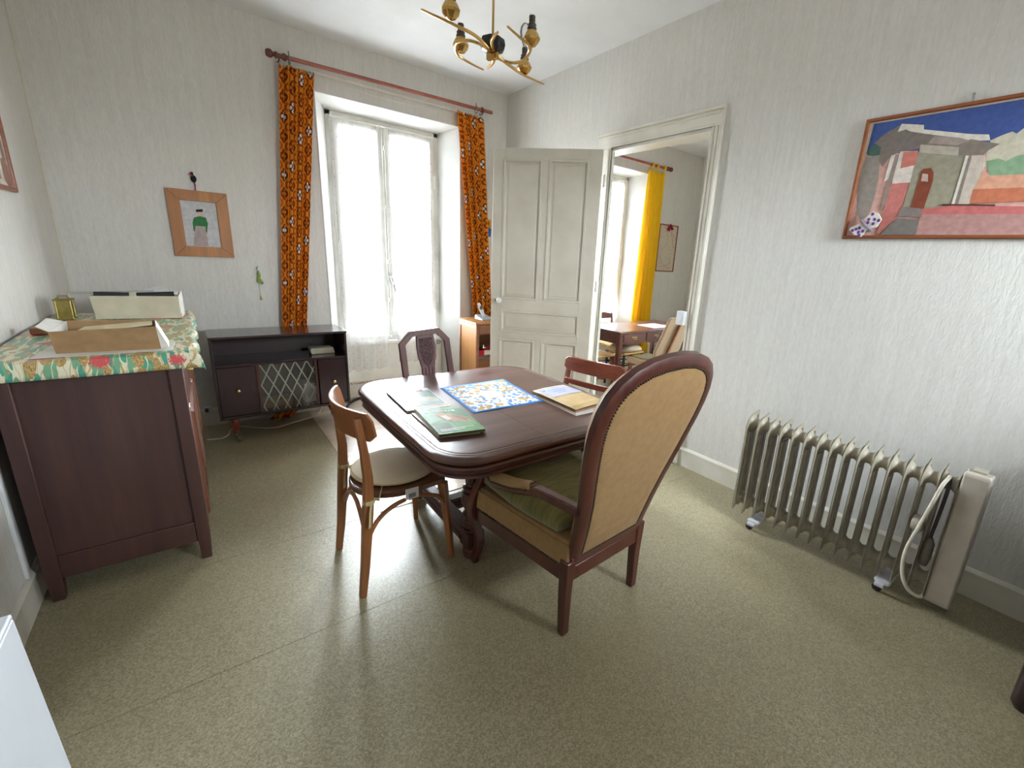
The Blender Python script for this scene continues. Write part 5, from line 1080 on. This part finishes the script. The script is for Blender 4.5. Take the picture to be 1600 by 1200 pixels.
b = MB(); b.lathe([(.036,-.022),(.040,-.015),(.038,.0),(.040,.015),(.036,.022)], (rx(.35)+.03,.348,.42), 16, axis='y'); b.build('cord_hook', M['radbox'], rd)
for y in (1.085, .41):
    x = rx(y)
    b = MB(); b.box((x-.02,y-.035,.052),(x+FW+.02,y+.035,.060)); b.box((x-.022,y-.03,.045),(x+.028,y+.03,.062)); br = b.build('foot_bracket', M['zinc'], rd, bevel=.003)
    for dx in (-.024, FW+.024):
        b = MB(); b.lathe([(.014,-.010),(.022,-.008),(.022,.008),(.014,.010)], (x+dx, y+.012, .0225), 14, axis='x'); b.build('castor', M['blackp'], br)
        b = MB(); b.box((x+dx-.014,y-.016,.030),(x+dx+.014,y+.026,.048)); b.build('castor_hood', M['zinc'], br, bevel=.004)
cb = [(xb+.02,.285,.700),(xb-.012,.300,.655),(xb-.020,.315,.55),(xb-.026,.335,.42),(xb-.030,.355,.28),(xb-.028,.345,.16),(xb-.022,.31,.085),(xb-.01,.265,.062),(xb+.02,.245,.070)]
def spline(pts, k=6):
    P = [Vector(p) for p in pts]; P = [P[0]]+P+[P[-1]]; out_ = []
    for i in range(1, len(P)-2):
        for j in range(k):
            t = j/k; a, b_, c, d = P[i-1], P[i], P[i+1], P[i+2]
            out_.append(.5*((2*b_)+(-a+c)*t+(2*a-5*b_+4*c-d)*t*t+(-a+3*b_-3*c+d)*t**3))
    out_.append(P[-2]); return out_
b = MB(); b.tube(spline(cb), .0085, 8); b.build('power_cord', M['cable'], rd)
b = MB(); b.tube(spline([(xb+.02,.285,.70),(xb+.03,.282,.62),(xb+.025,.285,.48),(xb+.02,.29,.36)]), .008, 8); b.build('power_cord', M['cabled'], rd)
b = MB(); b.tube([(xb+.02,.287,.37),(xb+.02,.287,.34),(xb+.02,.287,.26),(xb+.02,.287,.22)], [.010,.022,.024,.016], 10); b.build('plug', pm('grey_plug', '#6d665c', '#5c554c', (20,20,20), .5), rd)

# ------------------------------------------------------------------ chandelier
ch = thing('chandelier', (1.222, 2.07, 2.44), 'brass ceiling lamp with curved arms and bare candle sockets', 'ceiling lamp')
HX, HY, HZ = 1.222, 2.07, 2.50
b = MB(); b.tube([(HX,HY,2.52),(HX,HY,H-.03)], .0055, 8); b.build('stem', M['brass'], ch)
b = MB(); b.lathe([(.004,H-.05),(.03,H-.045),(.05,H-.015),(.05,H)], (HX,HY,0), 16); b.build('canopy', M['brass'], ch)
b = MB(); b.lathe([(.022,2.482),(.055,2.494),(.060,2.515),(.055,2.536),(.022,2.550)], (HX,HY,0), 8); b.build('hub', M['black'], ch, smooth=False, bevel=.003)
b = MB(); R = Matrix.Translation((HX,HY,2.466)) @ Matrix.Rotation(.5, 4, 'Z'); b.box((-.010,-.028,-.012),(.010,.028,.020), 0, R); b.build('finial_block', M['brass'], ch, bevel=.002)
A = {'a': [(1.20,2.06),(1.18,2.043),(1.12,2.005),(1.058,1.979),(.948,1.965),(.829,1.952)], 'b': [(1.245,2.08),(1.31,2.115),(1.38,2.147),(1.48,2.185),(1.625,2.206)],
     'c': [(1.20,2.065),(1.16,2.045),(1.094,2.046),(1.062,2.09),(1.067,2.134),(1.119,2.218),(1.20,2.258),(1.294,2.282)], 'd': [(1.245,2.085),(1.29,2.112),(1.351,2.104),(1.374,2.06),(1.367,2.007),(1.317,1.902),(1.23,1.86),(1.142,1.819)],
     'e': [(1.215,2.05),(1.170,1.99),(1.150,1.945),(1.139,1.889)], 'f': [(1.225,2.09),(1.27,2.14),(1.29,2.19),(1.296,2.247)]}
for k, pts in A.items():
    P = spline([(x, y, HZ-.014+.0*i) for i, (x, y) in enumerate(pts)]); n = len(P)
    b = MB(); b.tube(P, [.0065*(1-.45*max(0, (i/n-.6)/.4)) for i in range(n)], 8, flat=1.3); b.build('arm', M['brass'], ch)
CUP = [(.955,1.953,0),(1.484,2.192,1),(1.130,2.208,0),(1.328,1.910,0)]
for x, y, bulb in CUP:
    z = HZ-.008
    b = MB(); b.lathe([(.008,0),(.020,.004),(.036,.022),(.039,.032),(.030,.050),(.019,.066)], (x,y,z), 8); cu = b.build('cup', M['brass'], ch, smooth=False)
    b = MB(); b.lathe([(.020,.064),(.022,.070),(.018,.080),(.020,.085),(.014,.092),(.014,.118),(.011,.12),(.011,.10)], (x,y,z), 12); b.build('lamp_holder', M['socketd'], cu)
    b = MB(); b.tube([(x+.012,y,z+.117),(x+.012,y,z+.126)], .002, 5); b.tube([(x-.012,y,z+.117),(x-.012,y,z+.126)], .002, 5); b.build('contact_pin', M['chrome'], cu)
    if bulb:
        b = MB(); b.lathe([(.010,.12),(.012,.135),(.022,.16),(.028,.185),(.024,.21),(.012,.226),(.002,.23)], (x,y,z), 14); o = b.build('light_bulb', M['clear']); tag(o, 'clear unlit glass bulb in one socket of the ceiling lamp', 'bulb')
        b = MB(); b.tube([(x,y,z+.118),(x,y,z+.165)], .004, 6); b.build('bulb_stem', M['paper'], o)

# ------------------------------------------------------------------ cables
b = MB(); b.tube(spline([(-.06,4.32,.006),(.028,4.296,.006),(.085,4.36,.006),(.095,4.44,.006),(.13,4.50,.006),(.185,4.52,.006),(.284,4.425,.006),(.419,4.345,.006),(.576,4.399,.008),(.749,4.474,.01),(.83,4.56,.03),(.865,4.63,.10),(.87,4.672,.20)]), .0055, 7); o = b.build('white_cable', M['cable']); tag(o, 'white cable trailing over the floor under the rosewood cabinet', 'cable')
b = MB(); b.tube(spline([(1.055,4.545,.015),(1.085,4.60,.018),(1.125,4.68,.02),(1.21,4.76,.022),(1.32,4.80,.022),(1.50,4.83,.022),(1.75,4.84,.022)]), .013, 8); o = b.build('black_hose', M['cabled']); tag(o, 'black cable sleeve curving along the floor under the window', 'cable')
b = MB(); b.tube(spline([(1.056,4.53,.006),(1.088,4.45,.006),(1.156,4.37,.006),(1.245,4.36,.006),(1.40,4.42,.006),(1.55,4.52,.006)]), .003, 6); o = b.build('thin_wire', M['cabled']); tag(o, 'thin dark wire looping over the mat below the window', 'cable')

# ------------------------------------------------------------------ foreground pieces
wl = thing('white_cabinet', (-.52, .7, 0), 'white lacquered cabinet corner cut off at lower left of view', 'cabinet')
b = MB(); b.loft([[(XL+.02,.05,z),(-.355+k,.05,z),(-.355+k,1.195,z),(XL+.02,1.195,z)] for k, z in ((.028,.04),(0,.838))]); b.build('body',M['lacq'],wl,bevel=.003); bz((XL+.02,.05,.838),(-.355,1.195,.85),'top',M['lacq'],wl,.004); bz((XL+.03,.08,0),(-.40,1.16,.04),'plinth',M['lacq'],wl)
dk = thing('dark_cabinet', (2.6, -.5, 0), 'dark polished furniture foot cut off at right edge of view', 'cabinet')
bz((2.30,-.95,.16),(2.93,-.118,.86),'body',M['dark'],dk,.012); bz((2.28,-.97,.86),(2.94,-.10,.885),'top',M['dark'],dk,.006)
for x, y in ((2.31,-.15),(2.31,-.92),(2.89,-.15),(2.89,-.92)):
    b = MB(); b.tube([(x-.0,y,0),(x-.012,y+.010,.03),(x-.006,y+.006,.10),(x+.01,y,.18)], [.030,.034,.038,.044], 12); b.build('leg', M['dark'], dk)
for z0, z1 in ((.18,.50),(.52,.84)):
    d_ = bz((2.292,-.93,z0),(2.304,-.14,z1),'drawer',M['dark'],dk,.004); b = MB(); b.ball((2.284,-.53,(z0+z1)/2), .014, 8); b.build('knob', M['brassd'], d_)

# ------------------------------------------------------------------ furniture in the next room
nt_ = thing('writing_table', (4.72, 3.95, 0), 'walnut table with drawers seen through the doorway', 'table')
bz((3.975,3.62,.735),(5.45,4.30,.760),'tabletop',M['next_table'],nt_,.005)
NX = [4.03, 5.39]; NY = [3.675, 4.245]
for x in NX:
    for y in NY:
        b = MB(); b.loft([[(x-k,y-k,z),(x+k,y-k,z),(x+k,y+k,z),(x-k,y+k,z)] for k, z in ((.016,0),(.022,.3),(.03,.56),(.03,.735))]); b.build('leg', M['next_table'], nt_, bevel=.003)
bz((4.02,3.665,.60),(4.04,4.255,.735),'apron',M['next_table'],nt_); bz((5.38,3.665,.60),(5.40,4.255,.735),'apron',M['next_table'],nt_); bz((4.03,4.23,.60),(5.39,4.25,.735),'apron',M['next_table'],nt_)
b = MB(); n = 24; top_ = [(4.06+1.30*i/n, .735) for i in range(n+1)]; bot = [(4.06+1.30*i/n, .60-.018*abs(sin(3*pi*i/n))) for i in range(n+1)][::-1]; b.prism(top_+bot, lambda u, v, d: (u, 3.66+d, v), 0, .02); b.build('apron', M['next_table'], nt_)
for k in range(3):
    x0 = 4.075+k*.435; d_ = bz((x0,3.650,.618),(x0+.405,3.662,.725),'drawer',M['next_table'],nt_,.004)
    b = MB(); xm = x0+.2; b.box((xm-.045,3.647,.672),(xm+.045,3.650,.684)); b.tube([(xm-.03,3.648,.675),(xm-.02,3.632,.655),(xm+.02,3.632,.655),(xm+.03,3.648,.675)], .003, 6); b.build('drawer_handle', M['brassd'], d_)
b = MB(); b.loft([[(4.72,3.70,z),(5.10,3.72,z),(5.08,4.02,z),(4.70,4.00,z)] for z in (.761,.764)]); o = b.build('open_papers', [M['paper']], smooth=False); tag(o, 'loose white papers on the walnut table in the next room', 'papers')
# upholstered chair with a wooden spine
uc = thing('upholstered_chair', (4.28, 3.3, 0), 'beige upholstered chair with a wooden spine in the next room', 'chair')
def uf(u, v, d): return (u, 3.19-.36*(v-.46)+d, v)
b = MB(); b.prism([(4.085,.545),(4.50,.545),(4.52,.60),(4.50,1.0),(4.48,1.015),(4.10,1.015),(4.08,1.0),(4.065,.60)], uf, 0, .035); b.build('backrest', M['beige'], uc, bevel=.008)
b = MB(); b.prism([(4.262,.43),(4.300,.43),(4.296,.93),(4.266,.93)], uf, -.024, -.001); b.build('spine', M['oakd'], uc, bevel=.004)
b = MB(); b.loft([[(4.06,3.13,z),(4.50,3.13,z),(4.49,3.56,z),(4.05,3.56,z)] for z in (.40,.47)]); b.build('seat', M['beige'], uc, bevel=.015)
b = MB(); b.loft([[(4.11+k,3.22+k,z),(4.45-k,3.22+k,z),(4.44-k,3.53-k,z),(4.10+k,3.53-k,z)] for k, z in ((0,.471),(.01,.486))]); b.build('seat_cover', M['tap'], uc)
for x, y in ((4.10,3.17),(4.46,3.17),(4.09,3.52),(4.45,3.52)):
    b = MB(); b.tube([(x,y,0),(x,y,.41)], [.014,.02], sq=True); b.build('leg', M['oakd'], uc, bevel=.003)
# straw-seated chairs under the table
def straw_chair(x, y, rot, label, m, back=True, white=False):
    t = thing('straw_chair', (x, y, 0), label, 'chair'); R = Matrix.Translation((x,y,0)) @ Matrix.Rotation(rot, 4, 'Z')
    def tb_(pts, r, nm, mm=m): b = MB(); b.tube([R @ Vector(p) for p in pts], r, 8); return b.build(nm, mm, t)
    for sx_ in (-.19, .19):
        tb_([(sx_,-.19,0),(sx_,-.19,.45)], .016, 'leg'); tb_([(sx_,.19,0),(sx_*.98,.20,.45),(sx_*.95,.26,.86)], .016, 'leg')
    for z in (.16,.30):
        tb_([(-.19,-.19,z),(.19,-.19,z)], .009, 'rung'); tb_([(-.19,.19,z),(.19,.19,z)], .009, 'rung'); tb_([(-.19,-.19,z),(-.19,.19,z)], .009, 'rung'); tb_([(.19,-.19,z),(.19,.19,z)], .009, 'rung')
    b = MB(); b.loft([[R @ Vector((px_*k, py_*k, z)) for px_, py_ in ((-.205,-.205),(.205,-.205),(.195,.205),(-.195,.205))] for k, z in ((.97,.435),(1,.45),(.97,.465))]); b.build('straw_seat', M['straw'], t)
    for z0, z1, arch in ((.60,.66,0),(.78,.84,.03)):
        b = MB(); n = 10; pts = [(-.185+.37*i/n, z0) for i in range(n+1)]+[(.185-.37*i/n, z1+arch*sin(pi*i/n)) for i in range(n+1)]
        b.prism(pts, lambda u, v, d: R @ Vector((u, .20+(v-.45)*.146+d, v)), -.008, .008); b.build('back_slat', m, t)
    return t
straw_chair(4.62, 4.33, 0, 'straw chair with arched slats between the walnut table and window', M['redw'])
straw_chair(3.86, 3.95, pi/2, 'red-brown straw chair at the left end of walnut table', M['redw'])
straw_chair(4.30, 4.02, pi*.5, 'dark straw chair with a white cushion tucked under walnut table', M['dark']) if False else None
wc = straw_chair(4.36, 3.98, 0, 'dark straw-seated chair tucked beneath the walnut table', M['dark']) if False else None
b = MB(); b.loft([[(4.36+k*cos(t)*.2, 3.85+k*sin(t)*.2, z+.01*sin(3*t)) for t in [i*2*pi/16 for i in range(16)]] for k, z in ((.8,.475),(1,.49),(1.02,.515),(.9,.535),(.4,.545))])
stool = thing('rush_stool', (4.36, 3.87, 0), 'dark rush stool with rungs under the walnut table', 'stool')
for x in (4.19, 4.53):
    for y in (3.72, 4.02):
        b2 = MB(); b2.tube([(x,y,0),(x,y,.46)], .016, 8); b2.build('leg', M['dark'], stool)
for z in (.15,.30):
    for p, q in (((4.19,3.72,z),(4.53,3.72,z)),((4.19,4.02,z),(4.53,4.02,z)),((4.19,3.72,z),(4.19,4.02,z)),((4.53,3.72,z),(4.53,4.02,z))): MB().tube([p, q], .009, 6).build('rung', M['dark'], stool)
b2 = MB(); b2.box((4.17,3.70,.44),(4.55,4.04,.472)); b2.build('rush_seat', M['straw'], stool, bevel=.01)
o = b.build('white_cushion', M['pad']); tag(o, 'crumpled white cushion on the rush stool under the walnut table', 'cushion')

# ------------------------------------------------------------------ groups of like things
for o in bpy.data.objects:
    if o.parent is None and 'category' in o:
        n = o.name.split('.')[0]
        g = {'patterned_curtain': 'orange flower-print curtains of the window', 'lace_curtain': 'lace curtains on the windows', 'picture_book': 'books lying on the table', 'hunting_book': 'books lying on the table',
             'document_folder': 'folders stacked on the table', 'straw_chair': 'straw chairs in the next room', 'curtain_rod': 'wooden curtain rods'}.get(n)
        if g: o['group'] = g
